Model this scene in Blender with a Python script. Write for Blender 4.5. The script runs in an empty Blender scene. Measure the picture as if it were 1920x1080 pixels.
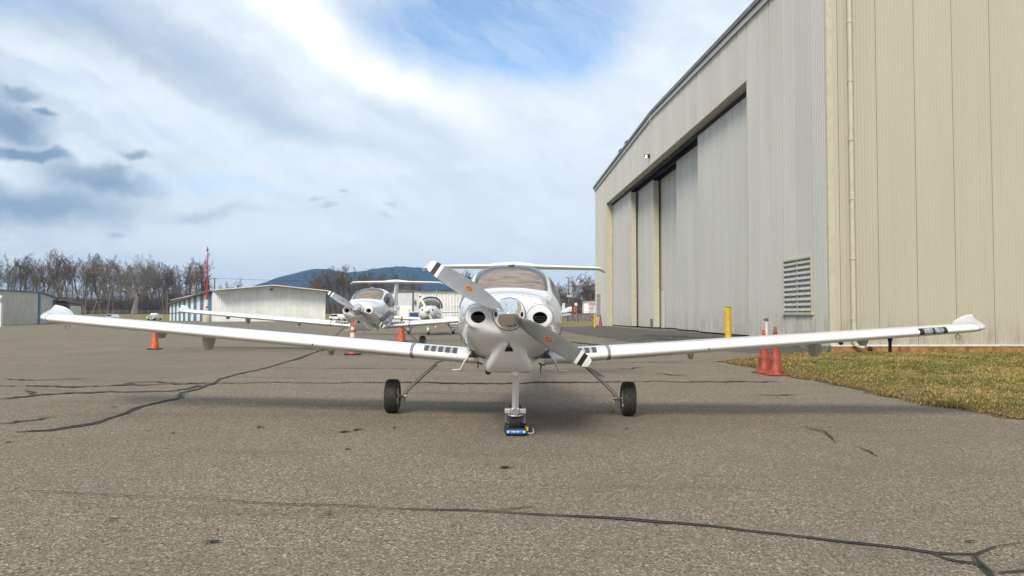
import bpy, bmesh, math, random
import numpy as np
from mathutils import Vector, Matrix
random.seed(7); rng = np.random.default_rng(7)
S = bpy.context.scene; COL = S.collection
PI = math.pi
# ------------------------------------------------------------------ camera
F, CX, CY, HZ, CAMZ = 1480.0, 960.0, 540.0, 590.0, 1.255
PITCH = math.atan((HZ-CY)/F)
cd = bpy.data.cameras.new('camera'); cam = bpy.data.objects.new('camera', cd); COL.objects.link(cam)
cd.sensor_width = 36.0; cd.lens = F/1920*36; cd.clip_start = .05; cd.clip_end = 12000
cam.location = (0, 0, CAMZ); cam.rotation_euler = (PI/2+PITCH, 0, 0); S.camera = cam
S.view_settings.view_transform = 'Standard'; S.view_settings.look = 'None'
S.view_settings.exposure = 0.80; S.view_settings.gamma = 1; S.view_settings.use_curve_mapping = False
SUN_EL, SUN_AZ = math.radians(42), math.radians(203)     # azimuth clockwise from +Y: the sun stands behind the camera
# ------------------------------------------------------------------ node helpers
class NT:
    def __init__(s, tree): s.t = tree; s.n = tree.nodes; s.l = tree.links
    def new(s, typ, **kw):
        n = s.n.new(typ)
        for k, v in kw.items(): setattr(n, k, v)
        return n
    def put(s, sock, v):
        if hasattr(v, 'links'): s.l.new(v, sock)
        elif v is not None:
            if sock.type == 'RGBA' and len(v) == 3: v = (*v, 1)
            sock.default_value = v
    def math(s, op, a, b=None, c=None, clamp=False):
        n = s.new('ShaderNodeMath', operation=op, use_clamp=clamp)
        for i, v in enumerate((a, b, c)):
            if v is not None: s.put(n.inputs[i], v)
        return n.outputs[0]
    def vm(s, op, a, b=None, out=0):
        n = s.new('ShaderNodeVectorMath', operation=op); s.put(n.inputs[0], a)
        if b is not None:
            if op == 'SCALE': s.put(n.inputs[3], b)
            else: s.put(n.inputs[1], b)
        return n.outputs[out]
    def dot(s, a, b): return s.vm('DOT_PRODUCT', a, b, 1)
    def comb(s, x, y, z):
        n = s.new('ShaderNodeCombineXYZ')
        for i, v in enumerate((x, y, z)): s.put(n.inputs[i], v)
        return n.outputs[0]
    def noise(s, vec, scale, detail=4, rough=.5, dist=0, color=False):
        n = s.new('ShaderNodeTexNoise'); s.put(n.inputs['Vector'], vec)
        n.inputs['Scale'].default_value = scale; n.inputs['Detail'].default_value = detail
        n.inputs['Roughness'].default_value = rough; n.inputs['Distortion'].default_value = dist
        return n.outputs['Color' if color else 'Fac']
    def ramp(s, v, a, b, lo=0., hi=1., smooth=True):
        n = s.new('ShaderNodeMapRange', interpolation_type='SMOOTHSTEP' if smooth else 'LINEAR')
        s.put(n.inputs[0], v)
        for i, k in enumerate((a, b, lo, hi)): s.put(n.inputs[i+1], k)
        return n.outputs[0]
    def mix(s, f, a, b, mode='MIX'):
        n = s.new('ShaderNodeMix', data_type='RGBA', blend_type=mode)
        s.put(n.inputs[0], f); s.put(n.inputs[6], a); s.put(n.inputs[7], b); return n.outputs[2]
# ------------------------------------------------------------------ world: Nishita sky behind thin streaked cloud
W = bpy.data.worlds.new('World'); S.world = W; W.use_nodes = True
w = NT(W.node_tree); w.n.clear()
sky = w.new('ShaderNodeTexSky', sky_type='NISHITA', sun_disc=False)
sky.sun_elevation = SUN_EL; sky.sun_rotation = SUN_AZ; sky.air_density = 1.0; sky.dust_density = .6; sky.ozone_density = 2.0
bgs = w.new('ShaderNodeBackground'); w.put(bgs.inputs[0], sky.outputs[0]); bgs.inputs[1].default_value = .115
tc = w.new('ShaderNodeTexCoord'); D0 = tc.outputs['Generated']
def pdir(px, py):
    v = Vector(((px-CX)/F, math.cos(PITCH)-(CY-py)/F*math.sin(PITCH), math.sin(PITCH)+(CY-py)/F*math.cos(PITCH)))
    return v.normalized()
wn = w.noise(D0, 5.0, 5, .55, color=True)
warp = w.vm('SCALE', w.vm('SUBTRACT', wn, (.5, .5, .5)), .10)
wn2 = w.noise(D0, 22.0, 4, .6, color=True)
warp2 = w.vm('SCALE', w.vm('SUBTRACT', wn2, (.5, .5, .5)), .035)
D1 = w.vm('ADD', D0, warp); D2 = w.vm('ADD', D1, warp2); D3 = w.vm('ADD', D0, warp2)
def blob(px, py, rx, ry, rot=0, inner=0.0, D=None):
    c = pdir(px, py); r = Vector((c.y, -c.x, 0)).normalized(); u = r.cross(c)*1.0
    u = u if u.z > 0 else -u
    a = math.radians(rot); r2 = r*math.cos(a)-u*math.sin(a); u2 = r*math.sin(a)+u*math.cos(a)
    q = w.vm('SUBTRACT', D or D1, tuple(c))
    e = w.comb(w.dot(q, tuple(r2*(F/rx))), w.dot(q, tuple(u2*(F/ry))), w.dot(q, tuple(c*(F/max(rx, ry)))))
    return w.ramp(w.vm('LENGTH', e, None, 1), inner, 1.0, 1.0, 0.0)
def add(*ms):
    o = ms[0]
    for m in ms[1:]: o = w.math('ADD', o, m, clamp=True)
    return o
def sc(m, k): return w.math('MULTIPLY', m, k)
# streaks run along the wind, down to the right of the view
tdir = Vector((.86, .15, -.48)).normalized(); ndir = Vector((.49, 0, .87)).normalized(); bdir = tdir.cross(ndir)
streak_v = w.comb(w.dot(D1, tuple(tdir*1.6)), w.dot(D1, tuple(ndir*6.5)), w.dot(D1, tuple(bdir*3.0)))
streak = w.noise(streak_v, 1.7, 6, .52, .3)
fine = w.noise(streak_v, 5.5, 6, .6, .4)
sepz = w.new('ShaderNodeSeparateXYZ'); w.put(sepz.inputs[0], D0)
elev = w.ramp(sepz.outputs[2], 0.0, .16)
grey = w.ramp(w.math('ADD', w.math('MULTIPLY', streak, .8), w.math('MULTIPLY', fine, .2)), .40, .60)
sepx = sepz.outputs[0]
side = w.ramp(sepx, -.55, -.02, 1.0, .28)
grey = sc(w.math('MULTIPLY', grey, side), .95)
veil = w.mix(grey, (.65, .715, .765), (.40, .475, .58))
veil = w.mix(sc(w.ramp(fine, .42, .68), .30), veil, (.80, .82, .84))
veil = w.mix(sc(w.math('SUBTRACT', 1.0, elev), .80), veil, (.76, .76, .73))
micro = w.noise(w.vm('MULTIPLY', D2, (14.0, 14.0, 34.0)), 1.6, 7, .66, .5)
veil = w.mix(sc(w.ramp(micro, .50, .70), .22), veil, (.86, .87, .88)); veil = w.mix(sc(w.ramp(micro, .48, .32), .16), veil, (.42, .52, .66))
greyb = add(sc(blob(330, 100, 420, 70, 24), .55), sc(blob(760, 205, 200, 50, 28), .4), sc(blob(560, 240, 260, 34, 14), .4))
veil = w.mix(greyb, veil, (.36, .455, .60))
bright = add(blob(555, 30, 190, 70, 24), blob(670, 105, 180, 75, 20, .1), sc(blob(790, 165, 200, 70, 20), .55), sc(blob(1150, 190, 420, 150, 8), .15))
veil = w.mix(bright, veil, (.94, .94, .93))
dark = add(sc(blob(60, 372, 260, 56, -4, .1, D2), .85), sc(blob(180, 322, 150, 30, 4, .2, D2), .8), sc(blob(10, 235, 75, 46, 10, .2, D2), .95),
           sc(blob(90, 289, 62, 17, 2, .2, D3), .9), sc(blob(5, 283, 60, 16, 0, .2, D3), .85), sc(blob(252, 292, 38, 12, 0, .2, D3), .8), sc(blob(38, 178, 40, 15, -8, .2, D3), .75),
           sc(blob(85, 211, 30, 10, 12, .2, D3), .7), sc(blob(642, 357, 18, 9, 0, .2, D3), .38), sc(blob(595, 372, 14, 6, 0, .2, D3), .38), sc(blob(735, 384, 20, 8, 0, .2, D3), .34),
           sc(blob(612, 388, 26, 7, 0, .2, D3), .3), sc(blob(725, 406, 22, 8, 0, .2, D3), .26), sc(blob(210, 436, 20, 7, 0, .2, D3), .35), sc(blob(400, 395, 130, 22, -4, 0, D2), .42), sc(blob(120, 60, 260, 60, 14), .3))
veil = w.mix(sc(dark, 1.0), veil, (.19, .275, .385))
bgc = w.new('ShaderNodeBackground'); w.put(bgc.inputs[0], veil); bgc.inputs[1].default_value = .77
blue = add(blob(890, 45, 340, 135, 4, .25), sc(blob(1060, 20, 280, 140, -12, .1), .9), sc(blob(40, 10, 190, 45, 6), .55), sc(blob(420, 345, 200, 30, 3), .45), sc(blob(250, 250, 180, 26, 12), .25), sc(blob(600, 440, 330, 30, 0), .22), sc(blob(60, 140, 160, 34, 16), .25))
hi = w.ramp(sepz.outputs[2], .36, .62)                       # above the view the veil breaks up the same way
gaps = w.math('MULTIPLY', hi, w.ramp(streak, .50, .66))
blue = w.math('MULTIPLY', add(blue, sc(gaps, .7)), w.ramp(fine, .32, .66, 1.0, .70))
mixw = w.new('ShaderNodeMixShader'); w.put(mixw.inputs[0], blue)
w.l.new(bgc.outputs[0], mixw.inputs[1]); w.l.new(bgs.outputs[0], mixw.inputs[2])
wo = w.new('ShaderNodeOutputWorld'); w.l.new(mixw.outputs[0], wo.inputs[0])
# ------------------------------------------------------------------ sun
sl = bpy.data.lights.new('sun', 'SUN'); sl.energy = 2.2; sl.angle = math.radians(18); sl.color = (1.0, .93, .82)
so = bpy.data.objects.new('sun', sl); COL.objects.link(so)
sd = Vector((math.sin(SUN_AZ)*math.cos(SUN_EL), math.cos(SUN_AZ)*math.cos(SUN_EL), math.sin(SUN_EL)))
so.rotation_euler = sd.to_track_quat('Z', 'Y').to_euler(); so.location = sd*60
# ------------------------------------------------------------------ materials
def M(name, col, rough=.5, metal=0., var=.08, scale=4., bump=0., bscale=60., coat=0., spec=.5, orand=0., col2=None, stretch=None, dirt=None):
    m = bpy.data.materials.new(name); m.use_nodes = True; t = NT(m.node_tree)
    b = t.n['Principled BSDF']; o = t.new('ShaderNodeTexCoord').outputs['Object']
    v = t.vm('MULTIPLY', o, stretch) if stretch else o
    n = t.noise(v, scale, 6, .6)
    c2 = col2 or tuple(c*(1-var*2.2) for c in col)
    c1 = tuple(c*(1+var*.6) for c in col)
    c = t.mix(t.ramp(n, .35, .68), c1, c2)
    if dirt:
        sz = t.new('ShaderNodeSeparateXYZ'); t.put(sz.inputs[0], o)
        dn = t.noise(t.vm('MULTIPLY', o, (2.2, 2.2, .5)), 2.2, 5, .65)
        up_ = t.ramp(sz.outputs[2], 0.0, dirt, 1.0, 0.0)
        c = t.mix(t.math('MULTIPLY', t.math('MULTIPLY', up_, t.ramp(dn, .38, .66)), .55), c, tuple(q*k for q, k in zip(col, (.52, .46, .38))))
        st = t.noise(t.vm('MULTIPLY', o, (6, 6, .05)), 2.0, 4, .6)
        c = t.mix(t.math('MULTIPLY', t.ramp(st, .56, .74), .13), c, tuple(q*.55 for q in col))
    if orand:
        r = t.new('ShaderNodeObjectInfo').outputs['Random']
        c = t.mix(1.0, c, t.comb(*[t.ramp(r, 0, 1, 1-orand, 1+orand*.4, False)]*3), 'MULTIPLY')
    t.put(b.inputs['Base Color'], c); b.inputs['Metallic'].default_value = metal
    t.put(b.inputs['Roughness'], t.ramp(n, .3, .7, max(rough-.06, .02), min(rough+.08, 1)))
    b.inputs['Coat Weight'].default_value = coat; b.inputs['Coat Roughness'].default_value = .06
    b.inputs['Specular IOR Level'].default_value = spec
    if bump:
        bn = t.new('ShaderNodeBump'); bn.inputs['Strength'].default_value = bump; bn.inputs['Distance'].default_value = .01
        t.put(bn.inputs['Height'], t.noise(o, bscale, 5, .6)); t.l.new(bn.outputs[0], b.inputs['Normal'])
    return m
m_white = M('aircraft_white_paint', (.74, .74, .735), .20, var=.02, scale=2.5, coat=.6)
m_white2 = M('aircraft_white_paint_satin', (.72, .715, .70), .32, var=.04, scale=3, coat=.3)
m_grey_tape = M('erosion_tape_grey', (.20, .20, .21), .5)
m_dark = M('black_rubber', (.022, .022, .023), .62, bump=.25, bscale=140)
m_tyre = M('tyre_rubber', (.028, .027, .026), .7, var=.2, scale=14, bump=.3, bscale=90)
m_black = M('matt_black', (.012, .012, .012), .6)
m_void = M('unlit_duct_black', (.006, .006, .006), .9)
m_chrome = M('polished_spinner_metal', (.83, .83, .84), .055, 1.0, var=.01)
m_steel = M('brushed_steel', (.52, .51, .49), .34, .9, var=.1, scale=20)
m_alu = M('cast_aluminium', (.62, .60, .56), .42, .7, var=.1, scale=25)
m_legpaint = M('grey_leg_paint', (.46, .45, .42), .4)
m_legp2 = M('pale_leg_paint', (.60, .58, .54), .4)
m_blade = M('propeller_grey_paint', (.235, .24, .245), .38, .25, var=.06, scale=6, coat=.15)
m_bladew = M('propeller_tip_white', (.80, .79, .76), .4)
m_bladek = M('propeller_tip_black', (.02, .02, .022), .4)
m_red = M('red_paint', (.45, .03, .03), .45)
m_navy = M('navy_stripe', (.02, .045, .20), .35, coat=.3)
m_gold = M('gold_print', (.50, .28, .11), .45)
m_orangebadge = M('orange_red_print', (.30, .048, .025), .45)
m_pad = M('grey_grip_pad', (.085, .085, .09), .85, bump=.4, bscale=300)
m_padlight = M('pale_grip_pad', (.42, .42, .43), .8)
m_shade = M('tan_sunshade', (.33, .215, .115), .6, var=.30, scale=5, stretch=(.8, 1, 8), bump=.2, bscale=8, col2=(.12, .078, .048))
m_interior = M('dark_cabin_trim', (.05, .048, .045), .8)
m_cone = M('orange_cone_plastic', (.58, .105, .025), .48, var=.14, scale=9)
m_conered = M('faded_red_cone_plastic', (.31, .050, .024), .55, var=.25, scale=7, bump=.15, bscale=30)
m_conebrown = M('sun_browned_cone_tip', (.32, .15, .08), .7, var=.25, scale=20)
m_collar = M('white_reflective_collar', (.72, .70, .66), .5)
m_yellow = M('safety_yellow_paint', (.72, .42, .02), .42, var=.12, scale=6)
m_beige = M('ribbed_steel_warm_lit', (.465, .432, .335), .46, var=.02, scale=.9, orand=.035, dirt=1.1, stretch=(1, 1, .15))  # one hangar paint; the sunlit side's warmth is put into the colour
m_grey = M('ribbed_steel_cool_lit', (.505, .495, .45), .46, var=.022, scale=.8, orand=.04, dirt=1.6, stretch=(1, 1, .15))  # same paint on the front wall, its cooler sky light put into the colour
m_trim = M('cream_trim_steel', (.50, .46, .355), .45, var=.05)
m_whitetrim = M('white_trim_steel', (.70, .69, .65), .45, var=.06)
m_darktrim = M('dark_roof_edge_steel', (.16, .155, .145), .5, .3)
m_louver = M('grey_louver_steel', (.46, .45, .42), .5, .0)
m_rust = M('rust_stained_concrete', (.33, .17, .065), .85, var=.3, scale=5, bump=.3, bscale=40, col2=(.20, .085, .03))
m_conc = M('weathered_concrete', (.20, .185, .16), .9, var=.25, scale=3, bump=.3, bscale=25)
m_farwhite = M('white_ribbed_steel', (.84, .84, .80), .5, var=.04, scale=.7, orand=.04)
m_fargrey = M('grey_door_steel', (.60, .61, .60), .5, var=.05, orand=.05)
m_tan = M('tan_ribbed_steel', (.53, .50, .425), .55, var=.06, scale=.8, orand=.06)
m_blue = M('blue_steel', (.075, .19, .33), .5, var=.1, scale=1.2, orand=.12)
m_roof = M('galvanised_roof', (.42, .43, .43), .45, .4, var=.12)
m_bark = M('grey_brown_bark', (.175, .130, .078), .95, var=.2, scale=2)
m_oak = M('pale_oak_bark', (.20, .16, .115), .95, var=.2, scale=2)
m_twig = M('russet_brown_twigs', (.158, .103, .054), .95, var=.25, scale=.6, orand=.25)
m_ivy = M('dark_green_ivy', (.035, .052, .02), .7, var=.4, scale=3)
m_wood = M('weathered_pole_wood', (.17, .13, .095), .9, var=.25, scale=6)
m_rustframe = M('dark_red_steel', (.10, .035, .03), .6)
m_carpaint = M('silver_car_paint', (.55, .56, .57), .3, .4, coat=.5)
m_carwhite = M('white_car_paint', (.75, .75, .74), .3, coat=.5)
m_bluelabel = M('blue_printed_label', (.02, .15, .50), .35, coat=.4)
m_signred = M('red_sign_print', (.50, .05, .05), .5)
m_lamp = M('lamp_head_grey', (.5, .49, .46), .5)
def glass(name, tint, rough=.02):
    m = bpy.data.materials.new(name); m.use_nodes = True; t = NT(m.node_tree); t.n.clear()
    tr = t.new('ShaderNodeBsdfTransparent'); t.put(tr.inputs[0], tint)
    gl = t.new('ShaderNodeBsdfGlossy'); gl.inputs['Roughness'].default_value = rough
    lw = t.new('ShaderNodeLayerWeight'); lw.inputs[0].default_value = .5
    fr = t.math('ADD', .07, t.math('MULTIPLY', t.math('POWER', lw.outputs['Facing'], 4.0), .75))
    mx = t.new('ShaderNodeMixShader'); t.put(mx.inputs[0], fr)
    t.l.new(tr.outputs[0], mx.inputs[1]); t.l.new(gl.outputs[0], mx.inputs[2])
    o = t.new('ShaderNodeOutputMaterial'); t.l.new(mx.outputs[0], o.inputs[0]); return m
m_glass = glass('acrylic_canopy', (.86, .88, .88)); m_glassdk = glass('tinted_acrylic', (.55, .60, .62)); m_lampglass = M('lamp_reflector', (.62, .63, .64), .25, .7, var=.3, scale=30); m_lens = glass('clear_lens', (.9, .9, .9))
def emit(name, col, s):
    m = bpy.data.materials.new(name); m.use_nodes = True; b = m.node_tree.nodes['Principled BSDF']
    b.inputs['Emission Color'].default_value = (*col, 1); b.inputs['Emission Strength'].default_value = s; return m
m_lit = emit('lit_lamp_lens', (1, .95, .85), 1.2)
# ------------------------------------------------------------------ mesh helpers
def world_of(o):
    m = o.matrix_basis.copy()
    while o.parent: o = o.parent; m = o.matrix_basis @ m
    return m
def obj(name, vf, mats, parent=None, smooth=False, world=False, auto=None):
    v, f = vf[0], vf[1]
    if world and parent is not None:
        im = world_of(parent).inverted(); v = [im @ Vector(p) for p in v]
    me = bpy.data.meshes.new(name); me.from_pydata([tuple(p) for p in v], [], [tuple(q) for q in f])
    for m in (mats if isinstance(mats, (list, tuple)) else [mats]): me.materials.append(m)
    if len(vf) > 2 and vf[2] is not None: me.polygons.foreach_set('material_index', list(vf[2]))
    if smooth: me.polygons.foreach_set('use_smooth', [True]*len(me.polygons))
    me.update()
    if auto is not None:
        bm = bmesh.new(); bm.from_mesh(me); bmesh.ops.recalc_face_normals(bm, faces=bm.faces)
        for e in bm.edges:
            if len(e.link_faces) == 2 and e.calc_face_angle(0) > auto: e.smooth = False
        for fc in bm.faces: fc.smooth = True
        bm.to_mesh(me); bm.free()
    o = bpy.data.objects.new(name, me); COL.objects.link(o)
    if parent is not None: o.parent = parent
    return o
def empty(name, loc=(0, 0, 0), rot=(0, 0, 0)):
    o = bpy.data.objects.new(name, None); COL.objects.link(o); o.location = loc; o.rotation_euler = rot; o.empty_display_size = .2
    return o
def tag(o, label=None, cat=None, group=None, kind=None):
    for k, v in (('label', label), ('category', cat), ('group', group), ('kind', kind)):
        if v: o[k] = v
    return o
def join(*vfs):
    V, Fc, I = [], [], []; has = any(len(x) > 2 and x[2] is not None for x in vfs)
    for x in vfs:
        n = len(V); V += list(x[0]); Fc += [tuple(i+n for i in q) for q in x[1]]
        if has: I += list(x[2]) if len(x) > 2 and x[2] is not None else [0]*len(x[1])
    return (V, Fc, I) if has else (V, Fc)
def xf(vf, m): return ([m @ Vector(p) for p in vf[0]],)+tuple(vf[1:])
def setmat(vf, i): return (vf[0], vf[1], [i]*len(vf[1]))
def box(x0, x1, y0, y1, z0, z1, bev=0):
    if not bev:
        v = [(x, y, z) for z in (z0, z1) for y in (y0, y1) for x in (x0, x1)]
        return v, [(0, 2, 3, 1), (4, 5, 7, 6), (0, 1, 5, 4), (2, 6, 7, 3), (0, 4, 6, 2), (1, 3, 7, 5)]
    bm = bmesh.new(); bmesh.ops.create_cube(bm, size=1)
    for q in bm.verts: q.co = ((x0+x1)/2+q.co.x*(x1-x0), (y0+y1)/2+q.co.y*(y1-y0), (z0+z1)/2+q.co.z*(z1-z0))
    bmesh.ops.bevel(bm, geom=bm.edges[:], offset=bev, segments=2, affect='EDGES', profile=.5)
    bm.verts.index_update(); r = [tuple(q.co) for q in bm.verts], [tuple(x.index for x in q.verts) for q in bm.faces]; bm.free(); return r
def rings(rs, closed=True, cap0=True, cap1=True):
    n = len(rs[0]); V = [p for r in rs for p in r]; Fc = []
    for i in range(len(rs)-1):
        for j in range(n if closed else n-1):
            k = (j+1) % n; Fc.append((i*n+j, i*n+k, (i+1)*n+k, (i+1)*n+j))
    if cap0: Fc.append(tuple(range(n-1, -1, -1)))
    if cap1: Fc.append(tuple((len(rs)-1)*n+j for j in range(n)))
    return V, Fc
def tube(path, r, n=8, caps=True):
    P = [Vector(p) for p in path]; R = r if isinstance(r, (list, tuple)) else [r]*len(P); out = []; up = None
    for i, p in enumerate(P):
        d = (P[min(i+1, len(P)-1)]-P[max(i-1, 0)]).normalized()
        if up is None: up = Vector((0, 0, 1)) if abs(d.z) < .9 else Vector((1, 0, 0))
        a = d.cross(up).normalized(); b = a.cross(d); up = b
        out.append([tuple(p+(a*math.cos(t)+b*math.sin(t))*R[i]) for t in [2*PI*k/n for k in range(n)]])
    return rings(out, True, caps, caps)
def lathe(prof, n=24, axis='z', c=(0, 0, 0), cap0=True, cap1=True, sx=1, sy=1):
    rs = []
    for (r, h) in prof:
        rg = []
        for k in range(n):
            a = 2*PI*k/n; p = (r*math.cos(a)*sx, r*math.sin(a)*sy, h)
            if axis == 'x': p = (p[2], p[0], p[1])
            elif axis == 'y': p = (p[0], p[2], p[1])
            rg.append((p[0]+c[0], p[1]+c[1], p[2]+c[2]))
        rs.append(rg)
    return rings(rs, True, cap0, cap1)
def cyl(c, r, h, n=16, axis='z'): return lathe([(r, 0), (r, h)], n, axis, c)
def copy_tree(o, parent=None):
    c = o.copy(); COL.objects.link(c)
    if parent is not None: c.parent = parent
    for ch in [k for k in o.children]: copy_tree(ch, c)
    return c
def sstep(a, b, x):
    t = np.clip((np.asarray(x, float)-a)/(b-a), 0, 1); return t*t*(3-2*t)
# ------------------------------------------------------------------ terrain height and pixel-to-place
def gz(X, Y):
    X = np.asarray(X, float); Y = np.asarray(Y, float)
    z = .0139*(np.clip(Y, -6, 29)-10)
    z = z-.0118*np.clip(X, -6, 6)*(1-sstep(12, 22, Y))
    z = z+.11*sstep(5, 8.6, X)*sstep(22.8, 30, Y)*(1-sstep(66, 78, Y))
    z = z-.5*sstep(125, 175, Y)+1.75*sstep(200, 245, Y)
    return z
def g(x, y): return float(gz(x, y))
def ray(px, py):
    return Vector(((px-CX)/F, math.cos(PITCH)-(CY-py)/F*math.sin(PITCH), math.sin(PITCH)+(CY-py)/F*math.cos(PITCH)))
def at(px, py):
    d = ray(px, py); t = 20.0
    for _ in range(60): t += .6*((g(d.x*t, d.y*t)-(CAMZ+d.z*t))/d.z-0) if d.z < -1e-4 else 0
    return d.x*t, d.y*t
def atd(px, py, Y):
    d = ray(px, py); t = Y/d.y; return Vector((d.x*t, Y, CAMZ+d.z*t))
# ------------------------------------------------------------------ ground sheets
def axis_pts(a, b, step, far):
    p = list(np.arange(a, b+.01, step)); s = step; lo, hi = [], []; q = a
    while q > -far: s *= 1.45; q -= s; lo.append(q)
    s = step; q = b
    while q < far: s *= 1.45; q += s; hi.append(q)
    return np.array(lo[::-1]+p+hi)
gx = axis_pts(-30, 30, 1.0, 5000); gy = axis_pts(-16, 80, 1.0, 5000)
gy = np.array(sorted(set(list(gy)+list(np.arange(84, 262, 4.0)))))
gx = gx[np.abs(gx) < 3200]; gy = gy[(gy > -250) & (gy < 3200)]
XX, YY = np.meshgrid(gx, gy); ZZ = gz(XX, YY)
nx, ny = len(gx), len(gy)
V = np.stack([XX, YY, ZZ-.012], -1).reshape(-1, 3)
FC = [(j*nx+i, j*nx+i+1, (j+1)*nx+i+1, (j+1)*nx+i) for j in range(ny-1) for i in range(nx-1)]
def grass_mat(name, c_green, c_straw, c_dead, attr=False, island=False):
    m = bpy.data.materials.new(name); m.use_nodes = True; t = NT(m.node_tree); b = t.n['Principled BSDF']
    o = t.new('ShaderNodeTexCoord').outputs['Object']
    n1 = t.noise(o, .42, 5, .6); n2 = t.noise(o, 2.6, 5, .65); n3 = t.noise(o, 26., 3, .6)
    f = t.ramp(t.math('ADD', t.math('MULTIPLY', n1, .5), t.math('MULTIPLY', n2, .5)) , .435, .525)
    if attr: f = t.math('MULTIPLY', f, 1.0)
    c = t.mix(f, c_straw, c_green)
    c = t.mix(t.ramp(n3, .40, .75), c, c_dead)
    if attr:
        a = t.new('ShaderNodeAttribute', attribute_name='edge').outputs['Fac']
        c = t.mix(t.math('MULTIPLY', a, t.ramp(n2, .25, .6, .55, 1.0)), c, c_dead)
    if island:
        r = t.new('ShaderNodeNewGeometry').outputs['Random Per Island']
        c = t.mix(t.ramp(r, .55, .95), c, c_straw); c = t.mix(1.0, c, t.comb(*[t.ramp(r, 0, 1, .6, 1.25, False)]*3), 'MULTIPLY')
    t.put(b.inputs['Base Color'], c); b.inputs['Roughness'].default_value = .95; b.inputs['Specular IOR Level'].default_value = .15
    if not island:
        bn = t.new('ShaderNodeBump'); bn.inputs['Strength'].default_value = .7; bn.inputs['Distance'].default_value = .03
        t.put(bn.inputs['Height'], t.noise(o, 45, 5, .7)); t.l.new(bn.outputs[0], b.inputs['Normal'])
    return m
m_field = grass_mat('winter_field_grass', (.17, .15, .05), (.26, .205, .085), (.20, .15, .07))
m_verge = grass_mat('verge_turf', (.085, .11, .02), (.26, .195, .07), (.14, .095, .045), True)
m_blade_g = grass_mat('grass_blades_tint', (.115, .155, .022), (.40, .30, .105), (.20, .135, .062), True, True)
ground = obj('ground', (V, FC), m_field, smooth=True); tag(ground, 'straw coloured winter grass field behind the apron', kind='structure')
# apron: right-hand edge follows the grass verge, then the hangar, then the field
EDGE_PX = [(1362, 678), (1400, 686), (1440, 696), (1500, 706), (1560, 719), (1640, 735), (1710, 750), (1780, 765), (1850, 776), (1920, 786)]
EDGE = [at(*p) for p in EDGE_PX]
e_y = [e[1] for e in EDGE][::-1]; e_x = [e[0] for e in EDGE][::-1]
cor = at(1548, 657)
KY = [-40, -10, 4, 7.2]+e_y+[max(cor[1], e_y[-1]+1.0), 22.75, 22.95, 66.0, 68.5, 118]
KX = [120, 60, 17, 10.2]+e_x+[cor[0], 9.0, 12.0, 10.0, 3.2, 3.2]
def XR(y):
    y = np.asarray(y, float); k = sstep(6.5, 8.5, y)*(1-sstep(20, 21.5, y))
    return np.interp(y, KY, KX)+k*(.07*np.sin(1.9*y)+.05*np.sin(4.7*y+1)+.035*np.sin(11.3*y+2)+.02*np.sin(27*y))
def asphalt(name, light, dark, patch, chip=.5, spots=True):
    m = bpy.data.materials.new(name); m.use_nodes = True; t = NT(m.node_tree); b = t.n['Principled BSDF']
    o = t.new('ShaderNodeTexCoord').outputs['Object']
    vo = t.new('ShaderNodeTexVoronoi'); t.put(vo.inputs['Vector'], o); vo.inputs['Scale'].default_value = 135
    vo2 = t.new('ShaderNodeTexVoronoi'); t.put(vo2.inputs['Vector'], o); vo2.inputs['Scale'].default_value = 82
    s1 = t.new('ShaderNodeSeparateColor'); t.put(s1.inputs[0], vo.outputs['Color'])
    s2 = t.new('ShaderNodeSeparateColor'); t.put(s2.inputs[0], vo2.outputs['Color'])
    big = t.noise(o, .16, 6, .6); mid = t.noise(o, .9, 6, .65)
    c = t.mix(t.ramp(s1.outputs[0], .1, .95, smooth=False), dark, light)
    c = t.mix(t.math('MULTIPLY', t.ramp(s2.outputs[1], .80, .97), .8), c, tuple(min(1, q*1.75) for q in light))
    c = t.mix(t.math('MULTIPLY', t.ramp(s2.outputs[2], .78, .96), .55), c, (light[0]*1.15, light[1]*.92, light[2]*.68))
    c = t.mix(t.math('MULTIPLY', t.ramp(s2.outputs[0], .82, .95), .75), c, tuple(q*.35 for q in dark))
    c = t.mix(t.math('MULTIPLY', t.ramp(mid, .42, .70), .38), c, patch)
    c = t.mix(t.math('MULTIPLY', t.ramp(big, .46, .66), .42), c, patch)
    if spots:
        st = t.noise(o, 1.7, 3, .5); c = t.mix(t.math('MULTIPLY', t.ramp(st, .69, .75), .45), c, tuple(q*.30 for q in dark))
    sm = t.noise(t.vm('MULTIPLY', o, (.35, 1.6, 1)), .8, 5, .6); c = t.mix(t.math('MULTIPLY', t.ramp(sm, .55, .74), .30), c, tuple(q*.62 for q in dark))
    t.put(b.inputs['Base Color'], c); b.inputs['Roughness'].default_value = .88; b.inputs['Specular IOR Level'].default_value = .3
    bn = t.new('ShaderNodeBump'); bn.inputs['Strength'].default_value = .55; bn.inputs['Distance'].default_value = .006
    t.put(bn.inputs['Height'], t.math('ADD', vo.outputs['Distance'], t.math('MULTIPLY', vo2.outputs['Distance'], .8))); t.l.new(bn.outputs[0], b.inputs['Normal'])
    return m
m_asph = asphalt('tan_grey_aggregate_asphalt', (.262, .222, .163), (.085, .073, .055), (.128, .110, .085))
m_asphdk = asphalt('dark_weathered_asphalt', (.135, .124, .106), (.07, .063, .054), (.055, .051, .045))
m_core = M('crack_core_black', (.016, .015, .014), .9)
m_seal = M('crack_sealant', (.062, .057, .052), .75, var=.25, scale=6, bump=.2)
m_crack = M('open_crack_dirt', (.058, .05, .041), .9, var=.3, scale=5)
m_line = M('worn_yellow_line_paint', (.42, .29, .08), .8, var=.3, scale=8)
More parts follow.
